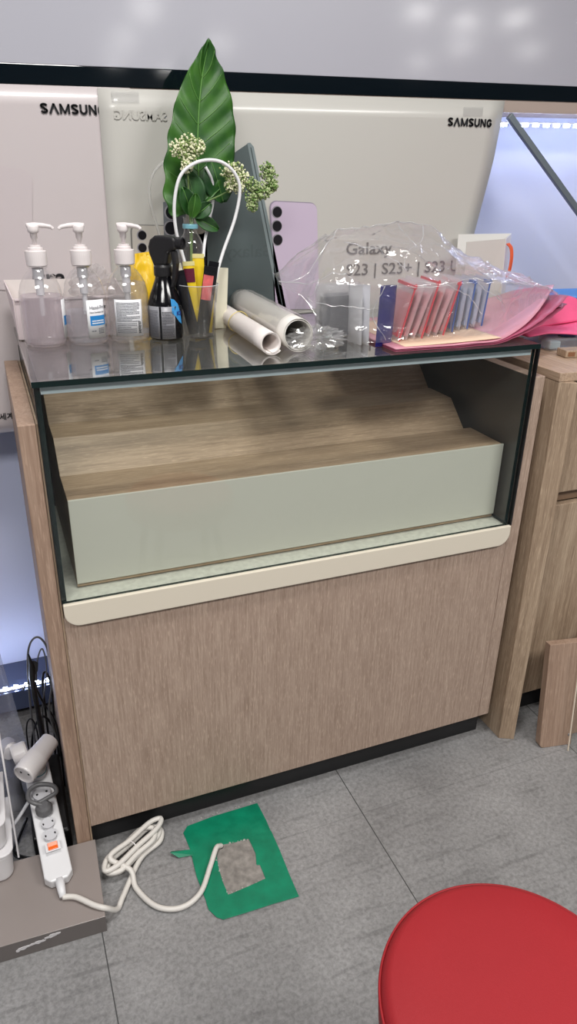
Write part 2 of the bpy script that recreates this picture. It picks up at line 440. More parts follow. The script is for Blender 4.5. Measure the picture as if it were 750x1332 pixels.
# cream ledge with rounded lower corners
def rr_bottom(x0, x1, z0, z1, r, n=10):
    p = [(x1, z1), (x0, z1)]
    p += [(x0 + r - r*cos(a), z0 + r - r*sin(a)) for a in [pi/2*i/n for i in range(n+1)]]
    p += [(x1 - r + r*sin(a), z0 + r - r*cos(a)) for a in [pi/2*i/n for i in range(n+1)]]
    return p
b = MB(); b.prism(rr_bottom(0.001, W-0.001, ZL-0.044, ZL, 0.027), 'y', -0.009, -0.0005); obj('ledge', b, M['cream'], case, bevel=0.0015)
# glass panes: faces clear, cut edges dark green
def pane(name, x0, x1, y0, y1, z0, z1, thin, par, gm='glass'):
    b = MB(); b.box(x0, x1, y0, y1, z0, z1)
    ax = {'z': (0, 1), 'y': (2, 4), 'x': (3, 5)}[thin]
    b.mi = [0 if i in ax else 1 for i in range(6)]
    return obj(name, b, [M[gm], M['glass_edge']], par)
GT = 0.009
for xx in (0.0001, W-0.0004):
    b = MB(); b.box(xx, xx+0.0003, 0.006, YB-0.017, ZL, ZS); obj('side_shade_sheet', b, M['liner'], case)  # thin dark sheets added as shade inside the oak side panels
pane('glass_top', -0.003, W+0.003, -0.004, YB, ZT-GT, ZT, 'z', case, 'glass_top')
pane('front_glass', 0.0, W, -0.0005, 0.0055, ZL, ZT-GT, 'y', case)
pane('side_glass', 0.0005, 0.0085, 0.006, YB-0.017, ZL, ZT-GT, 'x', case)
pane('side_glass', W-0.0085, W-0.0005, 0.006, YB-0.017, ZL, ZT-GT, 'x', case)
b = MB(); b.box(0.0095, W-0.0095, 0.006, 0.018, ZT-GT-0.013, ZT-GT-0.0005); obj('metal_strip', b, M['alu'], case, label='pale metal strip under the front edge of the glass top')
b = MB(); b.box(-0.0008, 0.0004, -0.0045, 0.005, ZL, ZT-GT); obj('edge_seal', b, M['black_pl'], case)
b = MB(); b.box(W-0.0004, W+0.0028, -0.0045, 0.005, ZL, ZT-GT); obj('edge_seal', b, M['black_pl'], case)

# stepped riser inside
ris = thing('display_riser', 'three step oak riser with a pale sage front inside the glass case', 'display riser', (0.47, 0.2, ZL))
X0, X1 = 0.032, 0.910
b = MB(); b.box(X0, X1, 0.043, 0.047, ZL+0.008, 0.7605); obj('front_panel', b, M['sage'], ris, bevel=0.0006)
prof = [(0.047,ZL+0.02),(0.047,0.759),(0.158,0.759),(0.158,0.60),(0.15,ZL+0.02)]
b = MB(); b.prism([(0.0475,ZL+0.0),(0.0475,0.759),(0.162,0.759),(0.162,ZL)], 'x', X0, X1); obj('low_step', b, M['wood_h'], ris, bevel=0.0006)
b = MB(); b.prism([(0.1625,ZL),(0.1625,0.7585),(0.222,0.812),(0.31,0.812),(0.31,ZL)], 'x', X0, X1-0.018); obj('middle_step', b, M['wood_h'], ris, bevel=0.0006)
b = MB(); b.prism([(0.3105,ZL),(0.3105,0.8115),(0.375,0.872),(0.42,0.872),(0.42,ZL)], 'x', X0, X1-0.022); obj('high_step', b, M['wood_h'], ris, bevel=0.0006)

# ------------------------------------------------------------------ posters on the wall
YP = 0.4575
def poster(name, label, x0, x1, z0, z1, y, edge=None, mt=None):
    b = MB()
    def fn(u, v):
        xr = x1 if edge is None else edge(v)
        x = x0 + (xr-x0)*u
        z = z0 + (wz(x, z1) - z0)*v
        return (x, y + 0.0015*sin(u*9)*(1-v), z)
    b.grid(fn, 24, 20)
    o = obj(name, b, mt or M['paper'], None, solid=0.0006, smooth=True)
    return props(o, label, 'poster')
M['paper'] = mat('gloss_poster_paper', rgb(198,196,190), 0.42, coat=0.6)
M['paper'].node_tree.nodes['Principled BSDF'].inputs['Coat Roughness'].default_value = 0.18
M['paper2'] = mat('gloss_poster_paper_pinkish', rgb(202,193,194), 0.42, coat=0.6)
M['paper2'].node_tree.nodes['Principled BSDF'].inputs['Coat Roughness'].default_value = 0.18
def redge(v):
    z = 0.70 + (1.41-0.70)*v
    if z > 1.30: return 1.108 - (1.41-z)*0.10
    return 1.097 - 0.045*min(1, (1.30-z)/0.22)
posR = poster('poster', 'cream phone poster with a lavender phone, fixed over the plainer poster', 0.199, 1.107, 0.64, 1.3945, YP-0.003, redge, M['paper'])
posL = poster('poster', 'pale poster at the far left, its right edge under the phone poster', -0.62, 0.26, 0.757, 1.396, YP, None, M['paper2'])

def onwall(par, y, x, z, roll=0.0):
    def fn(v):
        return Vector((x + v.x*cos(roll) - v.y*sin(roll), y - v.z, z + v.x*sin(roll) + v.y*cos(roll)))
    return fn
RL = math.atan(SL)
yR = YP-0.0052; yL = YP-0.0022
M['ghost'] = mat('show_through_ink', rgb(193,191,185), 0.42)
M['ink2'] = mat('poster_black_ink', rgb(50,52,56), 0.5)
def wtext(par, body, size, x, z, m_, y, bold=0.0, xs=1.0, mirror=False, depth=0.0002, name='printed_text'):
    mb = text_mb(onwall(par, y, x, z, RL*0.4), body, size, bold=bold, xs=xs, mirror=mirror, extrude=depth)
    return obj(name, mb, m_, par)
def wordmark(par, x, z, w, h, m_, y, mirror=False):
    """heavy block capitals, the second letter an A without its bar"""
    lw = w/7.55; st_ = h*0.235
    b = MB(); sg = -1 if mirror else 1; rl = RL*0.4
    def P(px, pz):
        px *= sg
        return (x + px*cos(rl) - pz*sin(rl), z + px*sin(rl) + pz*cos(rl))
    def poly(pts, dy=0.0): b.prism([P(*p) for p in pts], 'y', y-0.0003-dy, y)
    def stroke(pts, wd=None):
        wd = wd or st_
        for (ax0, az0), (ax1, az1) in zip(pts, pts[1:]):
            d = Vector((ax1-ax0, az1-az0, 0)); l = d.length
            if l < 1e-9: continue
            d /= l; nn = Vector((-d.y, d.x, 0))*wd/2; e = d*wd*0.12
            poly([(ax0-nn.x-e.x, az0-nn.y-e.y),(ax1-nn.x+e.x, az1-nn.y+e.y),(ax1+nn.x+e.x, az1+nn.y+e.y),(ax0+nn.x-e.x, az0+nn.y-e.y)])
    def S(o, l):
        r = l/2 - st_*0.5; cx = o + l/2; c1 = h*0.73; c2 = h*0.27; rz = h*0.27-st_*0.42
        pts = [(cx + r*cos(a), c1 + rz*sin(a)) for a in [radians(t) for t in range(15, 271, 17)]]
        pts += [(cx + r*cos(a), c2 + rz*sin(a)) for a in [radians(t) for t in range(90, -166, -17)]]
        stroke(pts, st_*0.92)
    def A_(o, l): stroke([(o+st_*.35,0),(o+l/2,h-st_*.2)]); stroke([(o+l-st_*.35,0),(o+l/2,h-st_*.2)])
    def M_(o, l): stroke([(o+st_/2,0.0005),(o+st_/2,h-0.0005)]); stroke([(o+l-st_/2,0.0005),(o+l-st_/2,h-0.0005)]); stroke([(o+st_*.6,h-st_*.4),(o+l/2,st_*.3)], st_*.85); stroke([(o+l-st_*.6,h-st_*.4),(o+l/2,st_*.3)], st_*.85)
    def U_(o, l):
        r = l/2-st_/2; stroke([(o+st_/2,h-0.0005),(o+st_/2,r)] + [(o+l/2-r*cos(a), r+st_*0.4-(r)*sin(a)) for a in [radians(t) for t in range(15,180,25)]] + [(o+l-st_/2,r),(o+l-st_/2,h-0.0005)])
    def N_(o, l): stroke([(o+st_/2,0.0005),(o+st_/2,h-0.0005)]); stroke([(o+l-st_/2,0.0005),(o+l-st_/2,h-0.0005)]); stroke([(o+st_*.6,h-st_*.4),(o+l-st_*.6,st_*.4)], st_*.95)
    def G_(o, l):
        r = l/2-st_/2; rz = h/2-st_*0.42
        stroke([(o+l/2+r*cos(a), h/2+rz*sin(a)) for a in [radians(t) for t in range(30,331,20)]] + [(o+l-st_*.5,h*0.44),(o+l*0.55,h*0.44)])
    o = 0.0
    for fn, k in ((S,0.88),(A_,1.08),(M_,1.18),(S,0.88),(U_,0.92),(N_,0.95),(G_,0.92)):
        fn(o, lw*k); o += lw*(k+0.115)
    return obj('printed_text', b, m_, par)
wordmark(posR, 0.961, 1.3655, 0.118, 0.0165, M['ink'], yR)
wordmark(posL, 0.094, 1.3530, 0.118, 0.0165, M['ink'], yL)
wtext(posR, 'SAMSUNG', 0.0225, 0.328, 1.350, M['ghost'], yR, bold=0.0004, xs=1.0, mirror=True, depth=0.00004)
wtext(posR, 'Galaxy', 0.036, 0.724, 1.098, M['ink2'], yR, bold=0.0005, xs=1.2)
wtext(posR, 'S23 | S23+ | S23 Ultra', 0.036, 0.727, 1.052, M['ink2'], yR, bold=0.0003, xs=1.13)
wtext(posL, 'Galaxy', 0.044, -0.165, 1.088, M['ink'], yL, bold=0.0006, xs=1.2)
wtext(posL, 'S23 | S23+ | S23 Ultra', 0.044, -0.325, 1.048, M['ink'], yL, bold=0.0006, xs=1.1)
wtext(posL, '\uc0c8\ub85c\uc6b4 \uc138\uacc4', 0.016, -0.104, 0.785, M['ink'], yL, bold=0.0003)

# phones printed on the poster
def rpoly(cx, cz, w, h, r, ang=0.0, n=6):
    p = []
    for sx, sz, a0 in ((1,1,0),(-1,1,90),(-1,-1,180),(1,-1,270)):
        for i in range(n+1):
            a = radians(a0 + 90*i/n)
            p.append((sx*(w/2-r) + r*cos(a), sz*(h/2-r) + r*sin(a)))
    ca, sa = cos(ang), sin(ang)
    return [(cx + x*ca - z*sa, cz + x*sa + z*ca) for x, z in p]
def flat(name, polys, m_, par, y, label=None, th=0.0003):
    b = MB()
    for p in polys: b.prism(p, 'y', y-th, y)
    return obj(name, b, m_, par, label=label)
M['lav'] = mat('lavender_print', rgb(201,186,207), 0.4)
M['lav_edge'] = mat('lavender_edge_print', rgb(150,140,158), 0.4)
M['dkgreen'] = mat('dark_green_print', rgb(84,95,96), 0.4, noise_amt=0.15, noise_scale=3)
M['dkgreen2'] = mat('green_grey_frame_print', rgb(128,140,142), 0.35)
M['greyphone'] = mat('grey_phone_print', rgb(112,116,122), 0.4)
M['creamphone'] = mat('cream_phone_print', rgb(192,187,179), 0.4)
M['lens'] = mat('lens_print', rgb(20,19,26), 0.3)
M['lensring'] = mat('lens_ring_print', rgb(150,148,155), 0.35)
def lens(par, pts, r, y):
    flat('lens_ring', [rpoly(x, z, 2*r*1.18, 2*r*1.18, r*1.179, n=8) for x, z in pts], M['lensring'], par, y, th=0.0002)
    flat('lens_print', [rpoly(x+0.001, z, 2*r, 2*r, r*0.999, n=8) for x, z in pts], M['lens'], par, y-0.0002, th=0.0002)
# lavender phone
def shear(p, cx, cz, k): return [(x + (z-cz)*k, z) for x, z in p]
p1 = shear(rpoly(0.590, 1.095, 0.110, 0.226, 0.015, -0.035), 0.598, 1.205, -0.10)
p2 = shear(rpoly(0.5915, 1.094, 0.107, 0.224, 0.014, -0.035), 0.598, 1.205, -0.10)
flat('phone_print', [p1], M['lav_edge'], posR, yR, label='lavender phone print')
flat('phone_print', [p2], M['lav'], posR, yR-0.0003, label='lavender phone print')
lens(posR, [(0.556,1.187),(0.556,1.159),(0.558,1.131)], 0.0105, yR-0.0006)
# big dark green phone seen edge on
flat('phone_print', [[(0.375,1.245),(0.492,1.316),(0.500,1.314),(0.575,0.98),(0.30,0.98),(0.345,1.12)]], M['dkgreen'], posR, yR, label='dark green phone print')
flat('phone_frame_print', [[(0.490,1.3165),(0.4965,1.3175),(0.504,1.310),(0.583,0.98),(0.5655,0.98)]], M['dkgreen2'], posR, yR-0.0003, label='grey green phone frame')
flat('phone_frame_print', [[(0.4965,1.309),(0.4985,1.309),(0.576,0.98),(0.5735,0.98)]], mat('frame_shadow_print', rgb(66,76,78), 0.4), posR, yR-0.0006)
wtext(posR, 'Galaxy', 0.036, 0.555, 1.098, mat('show_through_dark', rgb(76,86,87), 0.4), yR-0.0003, bold=0.0004, xs=1.2, mirror=True)
# grey phone and its lenses
flat('phone_print', [[(0.311,1.205),(0.40,1.222),(0.40,0.98),(0.306,0.98)]], M['greyphone'], posR, yR, label='grey phone print')
flat('phone_print', [rpoly(0.385,1.207,0.05,0.125,0.02,-0.12)], M['creamphone'], posR, yR-0.0003)
lens(posR, [(0.327,1.186),(0.324,1.156),(0.322,1.126)], 0.0125, yR-0.0004)
lens(posR, [(0.384,1.241),(0.393,1.207),(0.397,1.172)], 0.0135, yR-0.0006)
# cream phone
flat('phone_print', [rpoly(0.285,1.06,0.09,0.205,0.013,-0.02)], mat('phone_outline_print', rgb(120,118,116), 0.4), posR, yR+0.0004, label='cream phone print')
flat('phone_print', [rpoly(0.2865,1.0595,0.087,0.203,0.0125,-0.02)], M['creamphone'], posR, yR+0.0002)
lens(posR, [(0.264,1.143),(0.263,1.119)], 0.0085, yR-0.0001)
flat('phone_print', [rpoly(-0.045,1.16,0.20,0.22,0.02,-0.12)], mat('faint_pink_print', rgb(199,189,191), 0.4), posL, yL, label='faint pink phone print')
# adhesive tape holding the posters
M['tape'] = film('clear_tape', haze=0.08, rough=0.15, base=0.03)
for x, z, par, y in ((0.245,1.388,posR,yR-0.0002),(1.02,1.398,posR,yR-0.0002)):
    flat('clear_tape', [[(x-0.022,z-0.012),(x+0.03,z-0.010),(x+0.03,z+0.008),(x-0.022,z+0.006)]], M['tape'], par, y)

# ------------------------------------------------------------------ neighbouring cabinet on the right
nb = thing('storage_cabinet', 'oak storage cabinet to the right of the glass display counter', 'cabinet', (1.3, 0.25, 0))
NT = 0.919
b = MB(); b.prism([(0.981,-0.017),(1.014,-0.034),(1.0175,0.05),(1.0175,0.45),(0.981,0.45)], 'z', 0.0, NT-0.018)
for i, v in enumerate(b.v):
    if v.z > 0.5: v.x -= 0.010
obj('side_panel', b, M['wood_b'], nb, bevel=0.001)
b = MB(); b.box(1.022, 1.75, 0.03, 0.048, 0.075, 0.602)
for v in b.v: v.x += (0.3-v.z)*0.01
obj('door', b, M['wood_b'], nb, bevel=0.002)
b = MB(); b.box(1.014, 1.75, 0.03, 0.048, 0.632, NT-0.02); obj('drawer', b, M['wood_b'], nb, bevel=0.002)
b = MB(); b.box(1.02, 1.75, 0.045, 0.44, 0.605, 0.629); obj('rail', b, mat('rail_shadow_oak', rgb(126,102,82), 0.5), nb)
b = MB(); b.box(1.02, 1.75, 0.06, 0.075, 0.0, 0.075); obj('plinth', b, M['black_base'], nb)
b = MB(); b.prism([(0.970,-0.018),(1.75,-0.050),(1.75,0.45),(0.970,0.45)], 'z', NT-0.0175, NT); obj('cabinet_top', b, M['wood_deep'], nb, bevel=0.001)
b = MB(); b.box(1.02, 1.75, 0.435, 0.449, 0.0, NT-0.02); b.box(1.732, 1.75, 0.05, 0.434, 0.0, NT-0.02); obj('back_panel', b, M['wood_b'], nb)

# board leaning on it, acrylic sheet and a second board
def lean(name, label, cat, P0, rot, w, h, t, m_, rnd=0.0, **k):
    o = thing(name, label, cat, P0, rot)
    b = MB(); p = [(w,0),(w,h),(0,h)]
    if rnd: p += [(rnd - rnd*cos(a), rnd - rnd*sin(a)) for a in [pi/2*i/6 for i in range(7)]]
    else: p += [(0,0)]
    b.prism(p, 'y', 0, t)
    obj('board', b, m_, o, local=True, bevel=0.0012)
    return o
bd = lean('wood_board', 'loose oak board standing on the floor against the storage cabinet', 'board', (1.052,-0.083,0.0005), (-radians(8), 0, -0.18), 0.085, 0.280, 0.021, M['wood_stile'], rnd=0.012)
b = MB(); b.lathe([(0.0001,-0.002),(0.0035,-0.0015),(0.0045,0.0)], c=(0.078,0.0,0.028), axis=(0,1,0), n=16); obj('screw_head', b, M['steel'], bd, local=True)
bd2 = lean('wood_board', 'second oak board, partly hidden behind the loose board at the right edge', 'board', (1.150,-0.070,0.0005), (-radians(5), 0, -0.05), 0.20, 0.29, 0.02, M['wood_stile'])
acr = thing('acrylic_sheet', 'clear acrylic sheet with a bright edge leaning on the loose oak board', 'acrylic sheet', (1.112,-0.112,0.0005), (-radians(7), 0, -0.18))
b = MB(); b.box(0, 0.0022, -0.003, 0.0, 0, 0.272); obj('sheet_edge', b, mat('acrylic_edge', rgb(228,214,196), 0.25), acr, local=True)
b = MB(); b.box(0.0024, 0.2, -0.003, 0.0, 0, 0.272); obj('sheet', b, M['glass'], acr, local=True)

# ------------------------------------------------------------------ red stool
M['red'] = mat('red_vinyl', rgb(150,32,38), 0.6, spec=0.3, bump=0.12, bump_scale=900, noise_amt=0.06, noise_scale=6)
st = thing('stool', 'round stool with a red vinyl seat in the lower right corner', 'stool', (0.3862,-0.7494,0))
SR = 0.1495; SZ = 0.443
b = MB(); pr = [(0.0001,SZ+0.004),(0.05,SZ+0.0045),(0.10,SZ+0.0035),(0.13,SZ+0.0015)]
pr += [(SR-0.016+0.016*sin(a), SZ-0.016+0.0165*cos(a)) for a in [pi/2*i/8 for i in range(9)]]
pr += [(SR+0.001,SZ-0.03),(SR-0.001,SZ-0.055),(SR-0.01,SZ-0.062),(SR-0.03,SZ-0.062)]
b.lathe([(r, z) for r, z in reversed(pr)], n=96); obj('seat', b, M['red'], st, local=True, smooth=True)
b = MB(); b.tube([((SR+0.0008)*cos(2*pi*k/96), (SR+0.0008)*sin(2*pi*k/96), SZ-0.0115) for k in range(96)], 0.0017, n=6, closed=True); obj('piping', b, M['red'], st, local=True, smooth=True)
b = MB(); b.lathe([(SR-0.04,SZ-0.075),(SR-0.03,SZ-0.0625)], n=48); obj('seat_base', b, M['black_pl'], st, local=True)
for k in range(4):
    a = pi/4 + k*pi/2
    b = MB(); b.tube([(0.105*cos(a),0.105*sin(a),SZ-0.072),(0.135*cos(a),0.135*sin(a),0.25),(0.155*cos(a),0.155*sin(a),0.004)], 0.011, n=12); obj('leg', b, M['black_pl'], st, local=True, smooth=True)
b = MB(); b.tube([(0.137*cos(2*pi*k/48),0.137*sin(2*pi*k/48),0.16) for k in range(48)], 0.006, n=8, closed=True); obj('foot_ring', b, M['black_pl'], st, local=True, smooth=True)

# ------------------------------------------------------------------ floor: low platform, tape frame
M['plat'] = mat('taupe_laminate', rgb(140,131,127), 0.28, noise_amt=0.04, noise_scale=5)
M['plat_side'] = mat('taupe_edge', rgb(104,98,96), 0.4)
pl = thing('platform', 'low taupe platform board on the floor under the power strip', 'platform', (-0.3,-0.08,0))
b = MB(); b.prism([(-0.62,-0.155),(-0.0035,-0.180),(0.004,-0.003),(-0.62,0.012)], 'z', 0.0, 0.0395)
b.v = b.v
b.mi = [1]*len(b.mi); b.mi[0] = 0; b.mi[1] = 0
obj('slab', b, [M['plat'], M['plat_side']], pl, bevel=0.0008)
random.seed(4)
b = MB()
for k in range(9):
    cx = -0.155 + 0.0085*k; cz = 0.019 + 0.0015*k + random.uniform(-0.002,0.002); w = random.uniform(0.005,0.009); h = random.uniform(0.0022,0.005)
    yy = -0.155 + (cx+0.62)*(-0.025/0.6165)
    b.prism([(cx+w*cos(a)*random.uniform(.6,1.1), cz+h*sin(a)*random.uniform(.6,1.1)) for a in [2*pi*i/9 for i in range(9)]], 'y', yy-0.0009, yy+0.001)
obj('paint_chip', b, mat('chipped_white', rgb(205,202,204), 0.6), pl, label='white chipped spot on the front edge')

M['gtape'] = mat('green_cloth_tape', rgb(8,122,90), 0.38, noise_amt=0.18, noise_scale=30, bump=0.8, bump_scale=28)
def tape_strip(pts, z0):
    b = MB()
    n = len(pts)
    c = Vector((sum(p[0] for p in pts)/n, sum(p[1] for p in pts)/n, 0))
    b.prism(pts, 'z', z0, z0+0.0012)
    return b
tp = thing('tape_frame', 'square frame of green tape stuck around a patch of floor', 'tape', (0.26,-0.12,0))
outer = [(0.190,-0.003),(0.352,0.004),(0.355,-0.05),(0.352,-0.13),(0.349,-0.243),(0.29,-0.237),(0.225,-0.238),(0.193,-0.230),(0.180,-0.203),(0.179,-0.13),(0.183,-0.06),(0.178,-0.015)]
inner = [(0.235,-0.072),(0.306,-0.082),(0.304,-0.13),(0.311,-0.145),(0.303,-0.184),(0.26,-0.187),(0.223,-0.190),(0.221,-0.15),(0.230,-0.11)]
def strip_between(name, poly, z, label=None):
    o = obj(name, tape_strip(poly, z), M['gtape'], tp, bevel=0.0004, label=label)
    return o
strip_between('tape_strip', [(0.180,-0.018),(0.192,-0.004),(0.25,0.0015),(0.352,0.002),(0.354,-0.05),(0.353,-0.084),(0.306,-0.0815),(0.27,-0.079),(0.235,-0.0735),(0.183,-0.07)], 0.0003)
strip_between('tape_strip', [(0.303,-0.079),(0.354,-0.079),(0.3535,-0.13),(0.351,-0.185),(0.303,-0.186),(0.3035,-0.15),(0.297,-0.147),(0.3045,-0.12)], 0.0008)
strip_between('tape_strip', [(0.182,-0.068),(0.2355,-0.068),(0.2345,-0.085),(0.228,-0.10),(0.224,-0.13),(0.2225,-0.16),(0.2245,-0.192),(0.181,-0.195),(0.178,-0.13)], 0.0012)
strip_between('tape_strip', [(0.180,-0.190),(0.23,-0.1905),(0.27,-0.187),(0.304,-0.183),(0.3505,-0.180),(0.3495,-0.243),(0.30,-0.240),(0.24,-0.2385),(0.2,-0.2365),(0.190,-0.228),(0.180,-0.207)], 0.0016)
b = MB(); b.add([(0.186,-0.066,0.003),(0.145,-0.058,0.006),(0.141,-0.066,0.013),(0.156,-0.077,0.004),(0.186,-0.080,0.002)],[(0,1,2,4),(4,2,3)])
obj('torn_flap', b, M['gtape'], tp, solid=0.0008)
b = MB(); random.seed(8)
for (x0,y0,x1,y1) in ((0.2245,-0.10,0.2235,-0.188),(0.2235,-0.1885,0.303,-0.1825),(0.190,0.006,0.352,0.007),(0.236,-0.0745,0.305,-0.0825)):
    for k in range(14):
        u = random.random(); x = x0+(x1-x0)*u; y = y0+(y1-y0)*u
        b.ball((x+random.uniform(-.0012,.0012), y+random.uniform(-.0012,.0012), 0.0012), random.uniform(0.0008,0.0022))
obj('glue_residue', b, mat('grey_glue_residue', rgb(168,166,160), 0.8), tp, kind='stuff')
b = MB(); b.prism([(0.2235,-0.19),(0.2225,-0.13),(0.231,-0.10),(0.236,-0.073),(0.305,-0.083),(0.303,-0.13),(0.308,-0.15),(0.303,-0.184)], 'z', 0.00005, 0.0007)
obj('bare_floor_patch', b, mat('bare_floor', rgb(134,129,124), 0.7, noise_amt=0.35, noise_scale=60), tp)
b = MB(); b.lathe([(0.006,0.0009),(0.006,0.0012)], c=(0.243,-0.079,0), n=14); obj('cable_hole', b, M['black_pl'], tp)

# ------------------------------------------------------------------ power strip and cord
def catmull(P, n=8, closed=False):
    P = [Vector(p) for p in P]; out = []
    N = len(P); rng = N if closed else N-1
    for i in range(rng):
        p0 = P[i-1] if (i > 0 or closed) else P[i]; p1 = P[i]; p2 = P[(i+1) % N]; p3 = P[(i+2) % N] if (i+2 < N or closed) else P[(i+1) % N]
        for k in range(n):
            t = k/n
            out.append(0.5*((2*p1) + (-p0+p2)*t + (2*p0-5*p1+4*p2-p3)*t*t + (-p0+3*p1-3*p2+p3)*t**3))
    if not closed: out.append(P[-1])
    return out
PST = Vector((-0.072,-0.088,0.0405)); PSR = (0.155, 0, 0.06)
ps = thing('power_strip', 'white power strip with round outlets and an orange switch, lying on the platform', 'power strip', PST, PSR)
M['ps'] = mat('white_abs', rgb(222,222,224), 0.28)
hw = 0.0255; L_ = 0.30; H_ = 0.036
b = MB()
foot = [(-hw*0.62,0.0),(hw*0.62,0.0),(hw,0.012),(hw,L_-0.01),(hw*0.8,L_),(-hw*0.8,L_),(-hw,L_-0.01),(-hw,0.012)]
b.prism(foot, 'z', 0.0, H_)
for v in b.v:
    if v.z > 0.01 and v.y < 0.02: v.z = H_*0.62
obj('body', b, M['ps'], ps, local=True, bevel=0.003, seg=3)
M['sock'] = mat('socket_grey_white', rgb(200,200,204), 0.35)
for k, (yy, sr) in enumerate(((0.088,0.0125), (0.115,0.0125), (0.144,0.0150), (0.187,0.0175), (0.236,0.0175))):
    b = MB(); b.lathe([(sr,0.0),(sr,0.0008),(sr-0.002,0.0008),(sr-0.0025,0.0002),(0.0001,0.0002)], c=(0,yy,H_+0.0002), n=28)
    so = obj('outlet', b, M['sock'], ps, local=True, smooth=False)
    b = MB(); b.lathe([(0.0024,0),(0.0024,0.0004)], c=(-0.0095,yy-0.001,H_+0.0005), n=12); b.lathe([(0.0024,0),(0.0024,0.0004)], c=(0.0095,yy+0.001,H_+0.0005), n=12)
    obj('pin_hole', b, M['black_pl'], so, local=True)
b = MB(); b.box(-0.014,0.014,0.052,0.070,H_-0.001,H_+0.001); swf = obj('switch_frame', b, M['ps'], ps, local=True, bevel=0.001)
b = MB(); b.prism([(0.054,H_+0.001),(0.068,H_+0.001),(0.068,H_+0.005),(0.061,H_+0.0025),(0.054,H_+0.003)], 'x', -0.009, 0.009)
obj('switch', b, mat('orange_switch', rgb(240,105,30), 0.3), ps, local=True, bevel=0.0006, label='orange rocker switch')
MW = Matrix.Translation(PST) @ Euler(PSR).to_matrix().to_4x4()
c0 = MW @ Vector((0,-0.001,0.015)); c1 = MW @ Vector((0,-0.03,0.012))
b = MB(); b.tube([MW @ Vector((0,0.004,0.016)), c0 + (c1-c0)*0.5, c1], [0.009,0.0075,0.006], n=14); obj('cord_grip', b, M['ps'], ps, smooth=True)
# cord: over the platform, coiled in long loops, into the floor
cd = [c1, (-0.048,-0.128,0.0475), (-0.020,-0.155,0.0465), (0.000,-0.166,0.042), (0.020,-0.152,0.012), (0.035,-0.128,0.010)]
A0 = Vector((0.010,-0.080,0)); B0 = Vector((0.135,0.000,0)); ax = (B0-A0).normalized(); pe = Vector((-ax.y, ax.x, 0)); mid = (A0+B0)/2; hl = (B0-A0).length/2
loops = []
for k in range(4):
    wd = [0.030, 0.021, 0.026, 0.015][k]; zz = 0.008 + 0.0085*k; off = [0,0.004,-0.006,0.003][k]
    hh = hl*[1.0,0.9,0.84,1.02][k]
    st_ = 0 if k else 2
    for i in range(st_, 8):
        a = -pi/2 + 2*pi*i/8
        p = mid + ax*(hh*sin(a)*1.0 + off) + pe*(-wd*cos(a))
        # pinch near the middle where the tie holds it
        pinch = 0.42 + 0.58*abs(sin(a))
        p = mid + ax*(hh*sin(a)+off) + pe*(-wd*cos(a)*(1.0 if abs(sin(a)) > 0.5 else 0.65))
        loops.append((p.x, p.y, zz + 0.0085*i/8))
cd += loops
cd += [(0.058,-0.085,0.022), (0.062,-0.118,0.008), (0.090,-0.169,0.007), (0.132,-0.188,0.007), (0.174,-0.172,0.008), (0.208,-0.123,0.009), (0.230,-0.090,0.013), (0.241,-0.080,0.005), (0.244,-0.078,0.0015)]
b = MB(); b.tube(catmull(cd, 8), 0.0052, n=10); obj('cord', b, mat('white_cord_pvc', rgb(214,210,204), 0.4), ps, smooth=True)
b = MB(); pc = mid + Vector((0,0,0.022)); b.tube([pc + pe*(0.017*cos(2*pi*k/14)) + Vector((0,0,0.021*sin(2*pi*k/14))) for k in range(14)], 0.0012, n=6, closed=True); obj('cable_tie', b, M['white_pl'], ps)

# three way adapter on the last outlet
q = MW @ Vector((0,0.238,H_+0.001))
ad = thing('plug_adapter', 'white three way plug adapter standing on the far end of the power strip', 'plug adapter', q)
b = MB(); b.lathe([(0.0185,0),(0.0185,0.024),(0.017,0.028)], c=q, n=30, axis=(0.0,-0.15,1)); obj('stem', b, M['sock'], ad, smooth=False)
b = MB(); b.lathe([(0.0192,0.010),(0.0192,0.0125)], c=q, n=30, axis=(0.0,-0.15,1)); obj('teal_band', b, mat('teal_ring', rgb(40,120,130), 0.4), ad)
pa = q + Vector((-0.026,-0.040,0.040)); pb = q + Vector((0.034,0.030,0.052))
ax2 = (pb-pa).normalized()
b = MB(); b.lathe([(0.0001,0.005),(0.0195,0.005),(0.0210,0.0),(0.0230,0.001),(0.0238,0.004),(0.0238,0.045),(0.0215,0.058),(0.019,(pb-pa).length)], c=pa, n=36, axis=ax2); obj('socket_body', b, M['white_pl'], ad, smooth=False, bevel=0.0)
b = MB(); sd = ax2.cross(Vector((0,0,1))).normalized()
for s_ in (-0.009, 0.009):
    b.lathe([(0.0026,0.0046),(0.0026,0.0049)], c=pa + sd*s_ + ax2*(-0.0), n=10, axis=ax2)
obj('pin_hole', b, M['black_pl'], ad)
b = MB(); b.lathe([(0.020,0),(0.021,0.004),(0.021,0.026),(0.018,0.03)], c=q + Vector((-0.042,0.012,0.050)), n=30, axis=(0.95,0.1,0.15)); obj('socket_body', b, M['white_pl'], ad)

